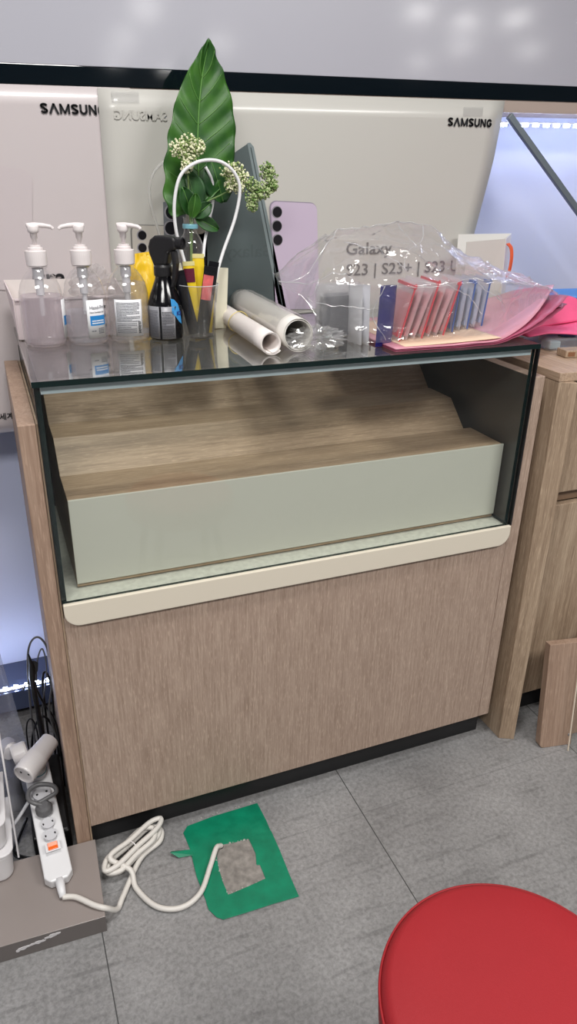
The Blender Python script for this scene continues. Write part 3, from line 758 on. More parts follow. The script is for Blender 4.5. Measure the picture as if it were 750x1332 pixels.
# grey plug and its looped cord in the strip
gp0 = MW @ Vector((-0.002,0.144,H_+0.0015))
gp = thing('plug', 'dark grey plug with a looped cord in the power strip', 'plug', gp0)
b = MB(); b.lathe([(0.0165,0.0),(0.0168,0.008),(0.014,0.014),(0.009,0.019)], c=gp0, n=26, axis=(0,-0.15,1)); obj('plug_body', b, M['grey_pl'], gp, smooth=False)
e0 = gp0 + Vector((0,0,0.014))
b = MB(); b.tube(catmull([e0, e0+Vector((-0.014,0.004,0.006)), e0+Vector((-0.026,0.016,0.010)), e0+Vector((-0.022,0.036,0.014)), e0+Vector((-0.002,0.044,0.014)), e0+Vector((0.022,0.034,0.012)), e0+Vector((0.027,0.018,0.008)), e0+Vector((0.008,0.010,0.006)), e0+Vector((-0.010,0.006,0.003))], 8), [0.0045]*65, n=10)
obj('plug_cord', b, M['grey_pl'], gp, smooth=True)

# black power brick, enlarged as shade below the raised end of the strip
bk0 = thing('power_brick_shade', 'black power brick, enlarged to fill in shade on the floor under the far end of the power strip', 'power brick', (-0.075,0.14,0))
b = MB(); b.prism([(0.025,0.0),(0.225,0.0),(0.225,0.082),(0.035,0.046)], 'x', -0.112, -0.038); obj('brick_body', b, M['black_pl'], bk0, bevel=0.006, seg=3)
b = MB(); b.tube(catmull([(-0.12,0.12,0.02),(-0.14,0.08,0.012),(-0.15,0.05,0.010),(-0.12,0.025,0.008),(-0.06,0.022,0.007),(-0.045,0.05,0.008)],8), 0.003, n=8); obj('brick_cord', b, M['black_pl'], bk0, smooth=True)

# bundle of black and grey cables rising behind the adapter
random.seed(11)
CB = [
 ('tall loop of thin grey cable rising highest behind the plug adapter', 'g', 0.0022, [(-0.085,0.27,0.005),(-0.082,0.27,0.18),(-0.070,0.26,0.33),(-0.048,0.25,0.375),(-0.030,0.25,0.34),(-0.032,0.25,0.25),(-0.045,0.26,0.17),(-0.035,0.27,0.06),(-0.03,0.28,0.005)]),
 ('thin grey cable making the narrow inner loop inside the tallest one', 'g', 0.0016, [(-0.07,0.28,0.005),(-0.068,0.28,0.17),(-0.056,0.27,0.29),(-0.040,0.27,0.33),(-0.038,0.27,0.27),(-0.060,0.28,0.15),(-0.062,0.28,0.005)]),
 ('black cable slanting down to the cabinet side from the strap', 'b', 0.0022, [(-0.068,0.245,0.27),(-0.055,0.26,0.20),(-0.035,0.27,0.13),(-0.034,0.24,0.06),(-0.036,0.20,0.004)]),
 ('black cable sagging lowest behind the plug adapter', 'b', 0.0028, [(-0.10,0.30,0.004),(-0.085,0.29,0.10),(-0.06,0.28,0.145),(-0.040,0.28,0.10),(-0.038,0.30,0.004)]),
 ('grey cable crossing the tangle from upper left to lower right', 'g', 0.0018, [(-0.092,0.29,0.22),(-0.078,0.29,0.235),(-0.06,0.29,0.19),(-0.04,0.29,0.12),(-0.035,0.30,0.004)]),
 ('short black cable loop leaning left from the strap', 'b', 0.0018, [(-0.10,0.26,0.004),(-0.098,0.26,0.13),(-0.085,0.25,0.17),(-0.076,0.25,0.13),(-0.08,0.26,0.004)]),
 ('black cable standing close along the oak side panel', 'b', 0.0026, [(-0.046,0.31,0.004),(-0.036,0.31,0.12),(-0.033,0.30,0.21),(-0.040,0.29,0.255),(-0.050,0.29,0.22),(-0.056,0.30,0.004)]),
]
for lb, cc_, r_, P in CB:
    b = MB(); b.tube(catmull(P, 8), r_, n=8)
    props(obj('cable', b, M['grey_pl'] if cc_ == 'g' else M['black_pl'], smooth=True), lb, 'cable', 'tangle of cables behind the plug adapter')
b = MB(); b.tube(catmull([(-0.066,0.24,0.002),(-0.067,0.245,0.14),(-0.069,0.242,0.26),(-0.066,0.24,0.31),(-0.069,0.24,0.345)],6), [0.006]*8+[0.0055]*6+[0.007]*4+[0.006,0.005,0.004,0.003,0.0025,0.002,0.0015], n=8)
b.add([(-0.068,0.24,0.28),(-0.055,0.238,0.30),(-0.052,0.24,0.318),(-0.060,0.242,0.325),(-0.068,0.24,0.322)],[(0,1,2,3,4)])
props(obj('cable_strap', b, M['black_pl'], smooth=True), 'black upright cable strap with a frayed tip, left of the cable loops', 'cable strap')
b = MB(); b.tube(catmull([(-0.175,0.055,0.05),(-0.14,0.065,0.072),(-0.10,0.10,0.098),(-0.088,0.13,0.082)],8), 0.0035, n=8)
props(obj('cable', b, M['sock'], smooth=True), 'short pale cable running left from the power strip', 'cable')

# white plastic stacking unit at the left edge
wt = thing('stacking_trays', 'stack of white rounded plastic trays at the left edge of the platform', 'tray stack', (-0.19,0.0,0.04))
M['wt'] = mat('white_tray_plastic', rgb(220,218,220), 0.3)
for k, (z0, z1, xr) in enumerate(((0.0403,0.112,-0.147),(0.1125,0.180,-0.150),(0.1805,0.245,-0.153))):
    b = MB(); x0 = xr-0.11; r = 0.02; y0, y1 = -0.045+0.006*k, 0.10
    p = [(x0,y0)] + [(xr-r+r*sin(a), y0+r-r*cos(a)) for a in [pi/2*i/8 for i in range(9)]] + [(xr,y1),(x0,y1)]
    b.prism(p, 'z', z0, z1-0.006)
    for v in b.v:
        if v.z < z0+0.001: v.x -= 0.004; v.y += 0.004
    tr = obj('tray', b, M['wt'], wt, bevel=0.007, seg=4)
    b = MB(); p2 = [(x0,y0-0.003)] + [(xr+0.003-r+r*sin(a), y0-0.003+r-r*cos(a)) for a in [pi/2*i/8 for i in range(9)]] + [(xr+0.003,y1),(x0,y1)]
    b.prism(p2, 'z', z1-0.0058, z1-0.0006); obj('rim', b, M['wt'], tr, bevel=0.002)
b = MB(); b.prism([(0.004,0.0405),(0.016,0.0405),(0.10,0.275),(0.088,0.275)], 'x', -0.1425, -0.139); obj('rail', b, M['wt'], wt, bevel=0.001)

# clear plastic sheet hanging beside it
M['sheet'] = film('clear_plastic_sheet', tint=(0.93,0.93,0.95,1), haze=0.30, haze_col=(0.5,0.52,0.6,1), rough=0.12, base=0.06, bump=0.8, bump_scale=14)
b = MB()
def fsh(u, v):
    z = 0.10 + v*(0.50 - 0.05*u)
    wv = noise.noise(Vector((u*4, v*5, 1.3)))*0.02 + 0.008*sin(u*14 + v*3)
    x = -0.255 + u*(0.160 - 0.035*v)
    return (x, 0.13 + wv + 0.05*u, z)
b.grid(fsh, 26, 30)
props(obj('plastic_sheet', b, M['sheet'], smooth=True), 'crinkled clear plastic sheet hanging at the left edge above the white trays', 'plastic sheet')
# socket seen through the sheet
wp = thing('plug_adapter', 'white plug adapter seen through the clear plastic at the left edge', 'plug adapter', (-0.137,0.17,0.10))
b = MB(); b.lathe([(0.016,0),(0.018,0.006),(0.018,0.035),(0.014,0.04)], c=(-0.137,0.20,0.158), n=26, axis=(0.1,-1,0.2)); obj('socket_body', b, M['white_pl'], wp)
b = MB(); b.lathe([(0.014,0),(0.014,0.115)], c=(-0.136,0.185,0.04), n=22); obj('stem', b, M['sock'], wp)
bb = MB(); bb.lathe([(0.020,0.0),(0.020,0.008),(0.014,0.0395)], c=(-0.136,0.185,0.0), n=20); obj('foot', bb, M['sock'], wp)

# ------------------------------------------------------------------ things on the glass top
Z0 = ZT + 0.0004
M['pet'] = film('bottle_clear_plastic', tint=(0.985,0.985,0.988,1), rough=0.04, haze=0.05, base=0.03, gain=1.3)
M['pet2'] = film('cup_clear_plastic', tint=(0.95,0.955,0.96,1), rough=0.04, haze=0.04, base=0.02, gain=1.0)
def gel(name, c, dens):
    m_ = bpy.data.materials.new(name); m_.use_nodes = True; t = m_.node_tree; t.nodes.clear(); L = t.links.new
    out = t.nodes.new('ShaderNodeOutputMaterial'); tr = t.nodes.new('ShaderNodeBsdfTransparent'); tr.inputs[0].default_value = (0.985,0.975,0.98,1)
    d = t.nodes.new('ShaderNodeBsdfDiffuse'); d.inputs[0].default_value = c
    tl = t.nodes.new('ShaderNodeBsdfTranslucent'); tl.inputs[0].default_value = c
    a = t.nodes.new('ShaderNodeMixShader'); a.inputs[0].default_value = 0.5; L(d.outputs[0], a.inputs[1]); L(tl.outputs[0], a.inputs[2])
    mx = t.nodes.new('ShaderNodeMixShader'); mx.inputs[0].default_value = dens; L(tr.outputs[0], mx.inputs[1]); L(a.outputs[0], mx.inputs[2])
    L(mx.outputs[0], out.inputs[0]); return m_
M['gel_a'] = gel('pinkish_gel', rgb(240,228,234), 0.40)
M['gel_b'] = gel('grey_gel', rgb(228,228,236), 0.26)
M['gel_c'] = gel('clear_gel', rgb(232,232,230), 0.24)
M['pump'] = mat('pump_white', rgb(232,224,224), 0.35, sss=0.1)
M['label'] = mat('label_white', rgb(232,232,236), 0.5)
M['blue'] = mat('label_blue', rgb(38,132,202), 0.45)
M['txt'] = mat('label_grey_ink', rgb(88,90,100), 0.5)
M['white_ink'] = mat('white_ink', rgb(235,240,245), 0.5)

def wrap(cx, cy, r, a0, z0, sgn=1):
    """maps flat (x, y, depth) onto a vertical cylinder, x running to the viewer's right from angle a0"""
    def fn(v):
        a = a0 + v.x/r
        rr = r + v.z
        return Vector((cx + rr*cos(a), cy + rr*sin(a), z0 + v.y))
    return fn
def curved_label(name, cx, cy, r, a0, w, z0, h, m_, par, n=14, th=0.0004):
    b = MB(); f = wrap(cx, cy, r, a0, z0)
    b.grid(lambda u, v: f(Vector((u*w, v*h, 0))), n, 2)
    return obj(name, b, m_, par, smooth=True, solid=th)
def text_lines(fn, x0, x1, y0, y1, n, hgt, seed=0, gap=0.3):
    random.seed(seed); b = MB()
    for k in range(n):
        y = y1 - (y1-y0)*k/(n-1 if n > 1 else 1)
        x = x0
        while x < x1 - 0.001:
            w = random.uniform(0.0008, 0.0028); xe = min(x+w, x1)
            b.add([fn(Vector((x,y,0))), fn(Vector((xe,y,0))), fn(Vector((xe,y+hgt,0))), fn(Vector((x,y+hgt,0)))], [(0,1,2,3)])
            x = xe + 0.0005
            if random.random() < 0.03 and k % 3 == 2: break
    return b

BP = [(0.0001,0.0035),(0.024,0.0015),(0.033,0.0),(0.0365,0.003),(0.038,0.009),(0.0385,0.02),(0.0388,0.06),(0.0385,0.082),(0.037,0.092),(0.0335,0.104),(0.028,0.1145),(0.021,0.123),(0.0155,0.1275),(0.0148,0.130),(0.0175,0.131),(0.0175,0.1335),(0.0145,0.1345),(0.0145,0.140)]
def pump_bottle(x, y, ang, label, fill, gm, s=1.0):
    t = thing('pump_bottle', label, 'pump bottle', (x, y, Z0), group='hand sanitizer pump bottles')
    P = [(r*s*0.96, z) for r, z in BP]
    b = MB(); b.lathe(P, c=(x,y,Z0), n=48); obj('bottle', b, M['pet'], t, smooth=True)
    g = [(0.0001,0.005)] + [(r*s*0.96-0.0022, max(z,0.005)) for r, z in BP[1:] if z < fill]
    lr = g[-1][0]; g += [(lr, fill), (0.0001, fill)]
    b = MB(); b.lathe(g, c=(x,y,Z0), n=40); obj('gel', b, gm, t, smooth=False)
    b = MB(); b.lathe([(0.0155,0.133),(0.0175,0.1345),(0.0180,0.150),(0.0178,0.158),(0.0125,0.1585),(0.0125,0.163),(0.0095,0.1635),(0.0092,0.167)], c=(x,y,Z0), n=32); obj('cap', b, M['pump'], t, smooth=False, bevel=0.0004)
    b = MB(); b.lathe([(0.0045,0.05),(0.0045,0.085),(0.007,0.0855),(0.0075,0.112),(0.0095,0.113),(0.0095,0.13)], c=(x,y,Z0), n=20); obj('dip_tube', b, mat('tube_pale', rgb(210,208,212), 0.4), t, smooth=False)
    b = MB(); b.lathe([(0.0035,0.166),(0.0038,0.176),(0.0055,0.177),(0.0062,0.1865),(0.0088,0.187),(0.0096,0.1905),(0.0098,0.196),(0.0088,0.1985),(0.0001,0.199)], c=(x,y,Z0), n=24)
    dx, dy = cos(ang), sin(ang); c = Vector((x,y,Z0))
    pts = [c + Vector((-dx*0.010,-dy*0.010,0.1975)), c + Vector((dx*0.004,dy*0.004,0.1985)), c + Vector((dx*0.018,dy*0.018,0.1975)), c + Vector((dx*0.029,dy*0.029,0.1955)), c + Vector((dx*0.033,dy*0.033,0.1920))]
    b.tube(catmull(pts, 4), [0.0042]*5+[0.004]*4+[0.0035]*4+[0.003]*4, n=10)
    obj('pump_head', b, M['pump'], t, smooth=True)
    return t
R_ = 0.0388*0.96
camdir = lambda x, y: math.atan2(-1.111-y, -0.047-x)
b1 = pump_bottle(0.043, 0.258, 0.15, 'pump bottle of pinkish gel, leftmost of the three, its nozzle pointing right', 0.085, M['gel_a'])
b2 = pump_bottle(0.117, 0.257, pi+0.1, 'half empty pump bottle with a blue and white front label, middle of the three', 0.056, M['gel_b'])
b3 = pump_bottle(0.192, 0.256, -0.55, 'pump bottle showing its dense white back label, next to the black sprayer', 0.102, M['gel_c'])
# labels
a = camdir(0.043,0.258)
l1 = curved_label('label_sticker', 0.043, 0.258, R_+0.0006, a+1.0, 0.02, Z0+0.013, 0.066, M['label'], b1)
b = MB(); f = wrap(0.043,0.258,R_+0.0010,a+1.0,Z0+0.035); b.grid(lambda u,v: f(Vector((0.004+u*0.016,v*0.016,0))),6,2); obj('blue_band', b, M['blue'], l1, smooth=True)
# liquid of bottle two seen above its level: empty shoulder band
a = camdir(0.117,0.257)
l2 = curved_label('label_sticker', 0.117, 0.257, R_+0.0006, a+0.02, 0.034, Z0+0.013, 0.066, M['label'], b2)
f = wrap(0.117,0.257,R_+0.0011,a+0.02,Z0+0.013)
b = MB(); b.grid(lambda u,v: f(Vector((0.005+u*0.029,0.022+v*0.017,0))),10,2); obj('blue_band', b, M['blue'], l2, smooth=True)
obj('printed_text', text_mb(lambda v: f(Vector((v.x+0.005, v.y+0.050, v.z+0.0002))), 'Hand-Fri', 0.0085, extrude=0.0001, xs=0.9), M['txt'], l2)
obj('printed_text', text_mb(lambda v: f(Vector((v.x+0.005, v.y+0.0435, v.z+0.0002))), 'Hand Sanitizer Gel', 0.0042, extrude=0.0001, xs=0.85), M['txt'], l2)
f2 = wrap(0.117,0.257,R_+0.0016,a+0.02,Z0+0.013)
obj('printed_text', text_lines(f2, 0.008, 0.031, 0.025, 0.029, 2, 0.0022, 3), M['white_ink'], l2)
obj('printed_text', text_lines(f2, 0.006, 0.014, 0.012, 0.012, 1, 0.0015, 4), M['txt'], l2)
obj('printed_text', text_lines(f2, 0.019, 0.031, 0.008, 0.016, 4, 0.0012, 5), M['txt'], l2)
a = camdir(0.192,0.256)
l3 = curved_label('label_sticker', 0.192, 0.256, R_+0.0006, a-0.68, 0.051, Z0+0.013, 0.064, M['label'], b3)
f3 = wrap(0.192,0.256,R_+0.0013,a-0.68,Z0+0.013)
obj('printed_text', text_lines(f3, 0.004, 0.047, 0.026, 0.058, 13, 0.0013, 7), M['txt'], l3)
obj('printed_text', text_lines(f3, 0.004, 0.040, 0.006, 0.022, 6, 0.0012, 9), M['txt'], l3)
b = text_lines(f3, 0.043, 0.048, 0.005, 0.024, 9, 0.0016, 10); obj('recycling_marks', b, M['ink'], l3)

# trigger spray bottle
sx, sy = 0.2585, 0.250
sp = thing('spray_bottle', 'black trigger spray bottle with grey and blue label, beside the clear cup', 'spray bottle', (sx, sy, Z0))
M['gloss_black'] = mat('gloss_black_plastic', rgb(10,10,14), 0.12)
M['matte_black'] = mat('matte_black_plastic', rgb(26,25,28), 0.42)
b = MB(); b.lathe([(0.0001,0.002),(0.026,0.0),(0.0305,0.003),(0.0315,0.012),(0.0318,0.058),(0.0305,0.066),(0.029,0.070),(0.026,0.080),(0.021,0.092),(0.0165,0.104),(0.014,0.113),(0.0135,0.118)], c=(sx,sy,Z0), n=44); obj('bottle', b, M['gloss_black'], sp, smooth=True)
a = camdir(sx, sy)
sl = curved_label('label_sticker', sx, sy, 0.0320, a-1.15, 0.074, Z0+0.004, 0.058, mat('grey_label', rgb(140,140,146), 0.35), sp)
f = wrap(sx, sy, 0.0325, a-1.15, Z0+0.004)
b = MB(); b.grid(lambda u,v: f(Vector((0.0262+u*0.004, v*0.058, 0))), 3, 2); b.grid(lambda u,v: f(Vector((0.056+u*0.018, v*0.058, 0))), 6, 2); obj('black_band', b, M['gloss_black'], sl, smooth=True)
ff = wrap(sx, sy, 0.0331, a-1.15, Z0+0.004)
b = MB(); b.add([ff(Vector(p)) for p in [(0.050,0.072,-0.003),(0.057,0.070,-0.002),(0.064,0.062,0),(0.070,0.045,0),(0.0735,0.025,0),(0.066,0.030,0),(0.058,0.040,0),(0.051,0.047,0)]], [(0,1,7),(1,2,6,7),(2,3,5,6),(3,4,5)]); obj('blue_swoosh', b, mat('swoosh_blue', rgb(60,150,215), 0.35), sl, smooth=False, solid=0.0003)
obj('printed_text', text_lines(ff, 0.003, 0.024, 0.004, 0.050, 18, 0.0012, 21), M['txt'], sl)
obj('printed_text', text_lines(ff, 0.032, 0.054, 0.004, 0.048, 17, 0.0012, 22), mat('label_dark_ink', rgb(60,60,66), 0.5), sl)
obj('printed_text', text_mb(lambda v: ff(Vector((v.x+0.060, v.y+0.042, v.z+0.0005))), 'K2', 0.010, extrude=0.0002, bold=0.0003), mat('navy_ink', rgb(20,50,130), 0.4), sl)
b = MB(); b.lathe([(0.0155,0.112),(0.0165,0.114),(0.0165,0.128),(0.013,0.132)], c=(sx,sy,Z0), n=30); obj('collar', b, M['matte_black'], sp, smooth=False)
HD = Vector((cos(-0.75), sin(-0.75), 0)); SD = Vector((-HD.y, HD.x, 0)); cc = Vector((sx,sy,Z0))
def hp(u, z, s): return cc + HD*u + SD*s + Vector((0,0,z))
side = [(-0.022,0.150),(-0.0235,0.162),(-0.019,0.174),(-0.009,0.181),(0.010,0.1815),(0.026,0.180),(0.033,0.178),(0.034,0.162),(0.026,0.158),(0.017,0.152),(0.013,0.132),(-0.013,0.128),(-0.016,0.136)]
b = MB(); n = len(side)
b.add([hp(u,z,-0.0115) for u,z in side]+[hp(u,z,0.0115) for u,z in side], [tuple(range(n)), tuple(range(2*n-1,n-1,-1))]+[(i,i+n,(i+1)%n+n,(i+1)%n) for i in range(n)])
obj('sprayer_head', b, M['matte_black'], sp, bevel=0.005, seg=3)
b = MB(); b.lathe([(0.010,-0.003),(0.0105,0.0),(0.0105,0.010),(0.0088,0.0105),(0.0088,0.007),(0.0035,0.007),(0.003,0.0085),(0.0001,0.0085)], c=hp(0.033,0.1695,0), n=26, axis=HD); obj('nozzle', b, M['matte_black'], sp)
tg = [(0.020,0.157),(0.028,0.156),(0.031,0.135),(0.028,0.112),(0.0215,0.093),(0.0175,0.094),(0.021,0.113),(0.023,0.133)]
b = MB(); n = len(tg); b.add([hp(u,z,-0.007) for u,z in tg]+[hp(u,z,0.007) for u,z in tg], [tuple(range(n)), tuple(range(2*n-1,n-1,-1))]+[(i,i+n,(i+1)%n+n,(i+1)%n) for i in range(n)])
obj('trigger', b, M['matte_black'], sp, bevel=0.002)

# clear cup full of stick packets
ux, uy = 0.3225, 0.252
cup = thing('plastic_cup', 'clear plastic cup holding coffee stick packets', 'cup', (ux, uy, Z0))
b = MB(); b.lathe([(0.0001,0.0015),(0.0275,0.001),(0.0285,0.004),(0.0385,0.094),(0.0395,0.0955),(0.0390,0.0965),(0.0378,0.094),(0.0278,0.0045),(0.0001,0.003)], c=(ux,uy,Z0), n=48, cap=False); obj('cup_wall', b, M['pet2'], cup, smooth=True)
a = camdir(ux, uy); b = MB()
for z in (0.028,0.040,0.052):
    f = wrap(ux, uy, 0.0287+0.0100*(z-0.004)/0.09+0.0006, a+0.10, Z0+z); b.grid(lambda u,v: f(Vector((u*0.017, v*0.0007, 0))), 5, 1)
obj('scale_marks', b, M['ink'], cup)
b = MB(); b.tube([(ux+0.0392*cos(2*pi*k/40), uy+0.0392*sin(2*pi*k/40), Z0+0.0958) for k in range(40)], 0.0007, n=6, closed=True); obj('rim', b, mat('cup_rim', rgb(200,205,208), 0.15), cup)
def packet(dx, dy, zb, h, w, lean_, turn, colr, capc, label, patch=None):
    t = thing('stick_packet', label, 'packet', (ux+dx, uy+dy, Z0+zb), (lean_[0], lean_[1], turn), group='stick packets in the clear cup')
    b = MB()
    b.grid(lambda u, v: (w*(u-0.5), -0.0032*sin(pi*u)*min(1, 5*v*(1), 6*(1-v)+0.15), v*h), 8, 12)
    b.grid(lambda u, v: (w*(0.5-u), 0.0032*sin(pi*u)*min(1, 5*v, 6*(1-v)+0.15), v*h), 8, 12)
    obj('wrapper', b, colr, t, local=True, smooth=True)
    b = MB(); b.box(-w/2-0.0004, w/2+0.0004, -0.001, 0.001, h-0.0005, h+0.007); obj('crimped_end', b, capc, t, local=True)
    if patch:
        b = MB(); b.grid(lambda u, v: (w*(0.9*u-0.45), -0.0034*sin(pi*(0.1+0.8*u))-0.0006, h*(patch[1]+v*(patch[2]-patch[1]))), 6, 4); obj('printed_patch', b, patch[0], t, local=True, smooth=True)
    return t
yel = mat('yellow_foil', rgb(232,200,40), 0.35); blk = mat('black_foil', rgb(20,20,26), 0.28); crm = mat('cream_foil', rgb(226,216,150), 0.4); mar = mat('maroon_print', rgb(96,30,50), 0.4); pnk = mat('coral_print', rgb(226,110,110), 0.35, noise_amt=0.3, noise_scale=60); wht = mat('white_foil', rgb(225,222,205), 0.4)
tn = camdir(ux, uy) + pi/2
packet(-0.010,-0.008, 0.008, 0.122, 0.021, (0.02,-0.06), tn, yel, crm, 'yellow stick packet with a maroon band and cream end, front left in the cup', (mar,0.76,0.96))
packet(0.004,0.004, 0.006, 0.135, 0.021, (-0.03,0.00), tn, yel, crm, 'yellow stick packet standing behind the maroon banded one, cream end up', None)
packet(0.000,-0.014, 0.006, 0.118, 0.020, (0.06,0.16), tn, blk, blk, 'black stick packet with a coral pink print, in the middle of the cup', (pnk,0.55,0.93))
packet(0.008,-0.006, 0.006, 0.125, 0.018, (0.02,0.17), tn, blk, blk, 'plain black stick packet leaning right of the coral printed one', None)
packet(0.017,-0.004, 0.006, 0.110, 0.014, (0.0,0.10), tn, yel, yel, 'narrow yellow stick packet at the right wall of the cup', None)
packet(-0.012,-0.012, 0.007, 0.110, 0.020, (0.05,-0.22), tn, blk, blk, 'black stick packet leaning against the left wall of the cup', None)
packet(-0.006,0.010, 0.006, 0.120, 0.018, (-0.06,-0.24), tn, wht, wht, 'pale narrow stick packet leaning out of the cup towards the sprayer', None)
packet(0.003,0.012, 0.006, 0.130, 0.020, (-0.02,0.06), tn, blk, blk, 'black stick packet at the back of the cup, tallest of the black ones', None)
# cream card behind the cup
cdt = thing('card', 'cream card box standing between the cup and the paper rolls', 'card box', (0.383, 0.315, Z0), (0,0.06,0.25))
b = MB(); b.box(-0.013,0.013,-0.004,0.004,0,0.116); obj('card_body', b, mat('cream_card', rgb(232,228,206), 0.5), cdt, local=True, bevel=0.0008)

# white hoops of cord rising from the cup
M['hoop'] = mat('white_hoop_cord', rgb(232,232,234), 0.4)
b = MB(); b.tube(catmull([(0.326,0.262,1.01),(0.314,0.28,1.08),(0.309,0.30,1.117),(0.298,0.30,1.162),(0.297,0.30,1.208),(0.309,0.30,1.252),(0.333,0.30,1.273),(0.362,0.30,1.281),(0.391,0.30,1.277),(0.414,0.30,1.259),(0.423,0.30,1.231),(0.412,0.30,1.181),(0.382,0.29,1.116),(0.345,0.262,1.03)],7), 0.0031, n=10)
props(obj('cord_hoop', b, M['hoop'], smooth=True), 'large white cord hoop arching over the cup in front of the leaves', 'cord')
b = MB(); b.tube(catmull([(0.335,0.266,1.02),(0.358,0.33,1.12),(0.378,0.36,1.171),(0.388,0.36,1.21),(0.386,0.355,1.245),(0.372,0.35,1.27)],7), 0.0029, n=10)
props(obj('cord_hoop', b, M['hoop'], smooth=True), 'shorter white cord curving up behind the large hoop', 'cord')
b = MB()
rp = catmull([(0.300,0.41,1.100),(0.291,0.41,1.147),(0.278,0.41,1.197),(0.276,0.41,1.231),(0.286,0.41,1.258),(0.305,0.41,1.276),(0.325,0.41,1.282)],6)
b.tube(rp, 0.0030, n=8)
props(obj('cord_hoop', b, film('pale_ribbon', haze=0.45, haze_col=(0.85,0.84,0.82,1), rough=0.2), smooth=True), 'pale see-through ribbon curving up left of the large leaf', 'cord')

# small clear bottle as a vase
vx, vy = 0.337, 0.345
vs_ = thing('glass_bottle', 'small clear bottle with a blue neck ring holding the leaves', 'bottle', (vx, vy, Z0))
b = MB(); b.lathe([(0.0001,0.002),(0.023,0.0),(0.0245,0.004),(0.0245,0.145),(0.0235,0.158),(0.019,0.170),(0.0135,0.178),(0.0125,0.183),(0.0125,0.203),(0.0135,0.204),(0.0135,0.207)], c=(vx,vy,Z0), n=36, cap=False); obj('bottle_wall', b, M['pet'], vs_, smooth=True)
b = MB(); b.lathe([(0.0145,0.186),(0.015,0.187),(0.015,0.193),(0.0145,0.194)], c=(vx,vy,Z0), n=30); obj('neck_ring', b, mat('pale_blue_ring', rgb(120,175,190), 0.35), vs_, smooth=False)
b = MB(); b.lathe([(0.0001,0.004),(0.0225,0.004),(0.0225,0.115),(0.0001,0.115)], c=(vx,vy,Z0), n=30); obj('water', b, M['gel_c'], vs_)

# artificial plant
def leafmat(name, c1, c2):
    m_, t, bs = nt(name); L = t.links.new
    tc = t.nodes.new('ShaderNodeTexCoord'); n = t.nodes.new('ShaderNodeTexNoise'); n.inputs['Scale'].default_value = 22; n.inputs['Detail'].default_value = 3
    L(tc.outputs['Object'], n.inputs['Vector']); r = t.nodes.new('ShaderNodeValToRGB')
    r.color_ramp.elements[0].position = 0.35; r.color_ramp.elements[1].position = 0.68
    r.color_ramp.elements[0].color = c1; r.color_ramp.elements[1].color = c2
    L(n.outputs['Fac'], r.inputs['Fac']); L(r.outputs['Color'], bs.inputs['Base Color']); bs.inputs['Roughness'].default_value = 0.42
    return m_
M['leaf'] = leafmat('leaf_green', rgb(34,80,26), rgb(66,116,38))
M['leaf2'] = leafmat('leaf_dark_green', rgb(26,64,30), rgb(48,96,40))
M['vein'] = mat('vein_green', rgb(92,140,66), 0.45)
M['stem'] = mat('stem_green', rgb(112,140,80), 0.5)
plant = thing('artificial_plant', 'artificial plant with one tall green leaf and small white flower clusters', 'plant', (vx, vy, Z0+0.05))
mid_ = catmull([(0.357,0.352,1.190),(0.361,0.362,1.235),(0.3625,0.368,1.30),(0.368,0.374,1.36),(0.378,0.378,1.42),(0.389,0.372,1.469)], 6)
NMID = len(mid_)
def midp(t):
    k = t*(NMID-1); i = min(int(k), NMID-2); return mid_[i].lerp(mid_[i+1], k-i)
def prof_l(t): # left half width
    P = [(0,0.050),(0.06,0.060),(0.15,0.070),(0.3,0.067),(0.42,0.060),(0.55,0.052),(0.68,0.043),(0.80,0.028),(0.90,0.013),(0.97,0.004),(1,0.0005)]
    return interp(P, t)
def prof_r(t):
    P = [(0,0.0005),(0.04,0.004),(0.12,0.030),(0.2,0.052),(0.3,0.068),(0.42,0.073),(0.55,0.070),(0.68,0.058),(0.80,0.038),(0.90,0.018),(0.97,0.005),(1,0.0005)]
    return interp(P, t)
def interp(P, t):
    for (a0, v0), (a1, v1) in zip(P, P[1:]):
        if t <= a1:
            k = (t-a0)/(a1-a0+1e-9); k = k*k*(3-2*k)*0.5 + k*0.5
            return v0 + (v1-v0)*k
    return P[-1][1]
def leaf_fn(u, v):
    s = 2*u-1; p = midp(v)
    w = prof_l(v) if s < 0 else prof_r(v)
    x = p.x + s*w*(1 + 0.028*sin(v*42)*abs(s))
    z = p.z - 0.012*(1-v)*abs(s)**1.5*(1.6 if s < 0 else 0.2) + 0.010*abs(s)
    vein = 0.0022*max(0, cos((v*1.0 - abs(s)*0.16)*46))**3
    y = p.y - 0.016*abs(s) + 0.010*s*s - vein*0.0 + 0.0022*sin((v - abs(s)*0.16)*46)*abs(s)**0.6
    return (x, y, z)
b = MB(); b.grid(leaf_fn, 28, 90); lf = obj('leaf', b, M['leaf'], plant, smooth=True, solid=0.0007, label='tall broad green leaf with a wavy edge')
b = MB(); b.tube([p + Vector((0,-0.0014,0)) for p in mid_], [0.0016]*(NMID-6)+[0.0012,0.001,0.0008,0.0006,0.0005,0.0004], n=6)
for k in range(6):
    for s_ in (-1, 1):
        v0 = 0.16 + k*0.125
        pts = []
        for i in range(9):
            q_ = i/8*0.86; vv = min(0.985, v0 + q_*0.15)
            x, y, z = leaf_fn(0.5 + s_*q_/2, vv); pts.append((x, y-0.0010, z))
        if s_ > 0 and v0 < 0.2: continue
        b.tube(pts, [0.0009]*5+[0.0007]*2+[0.0005]*2, n=5)
obj('leaf_vein', b, M['vein'], lf, smooth=True)
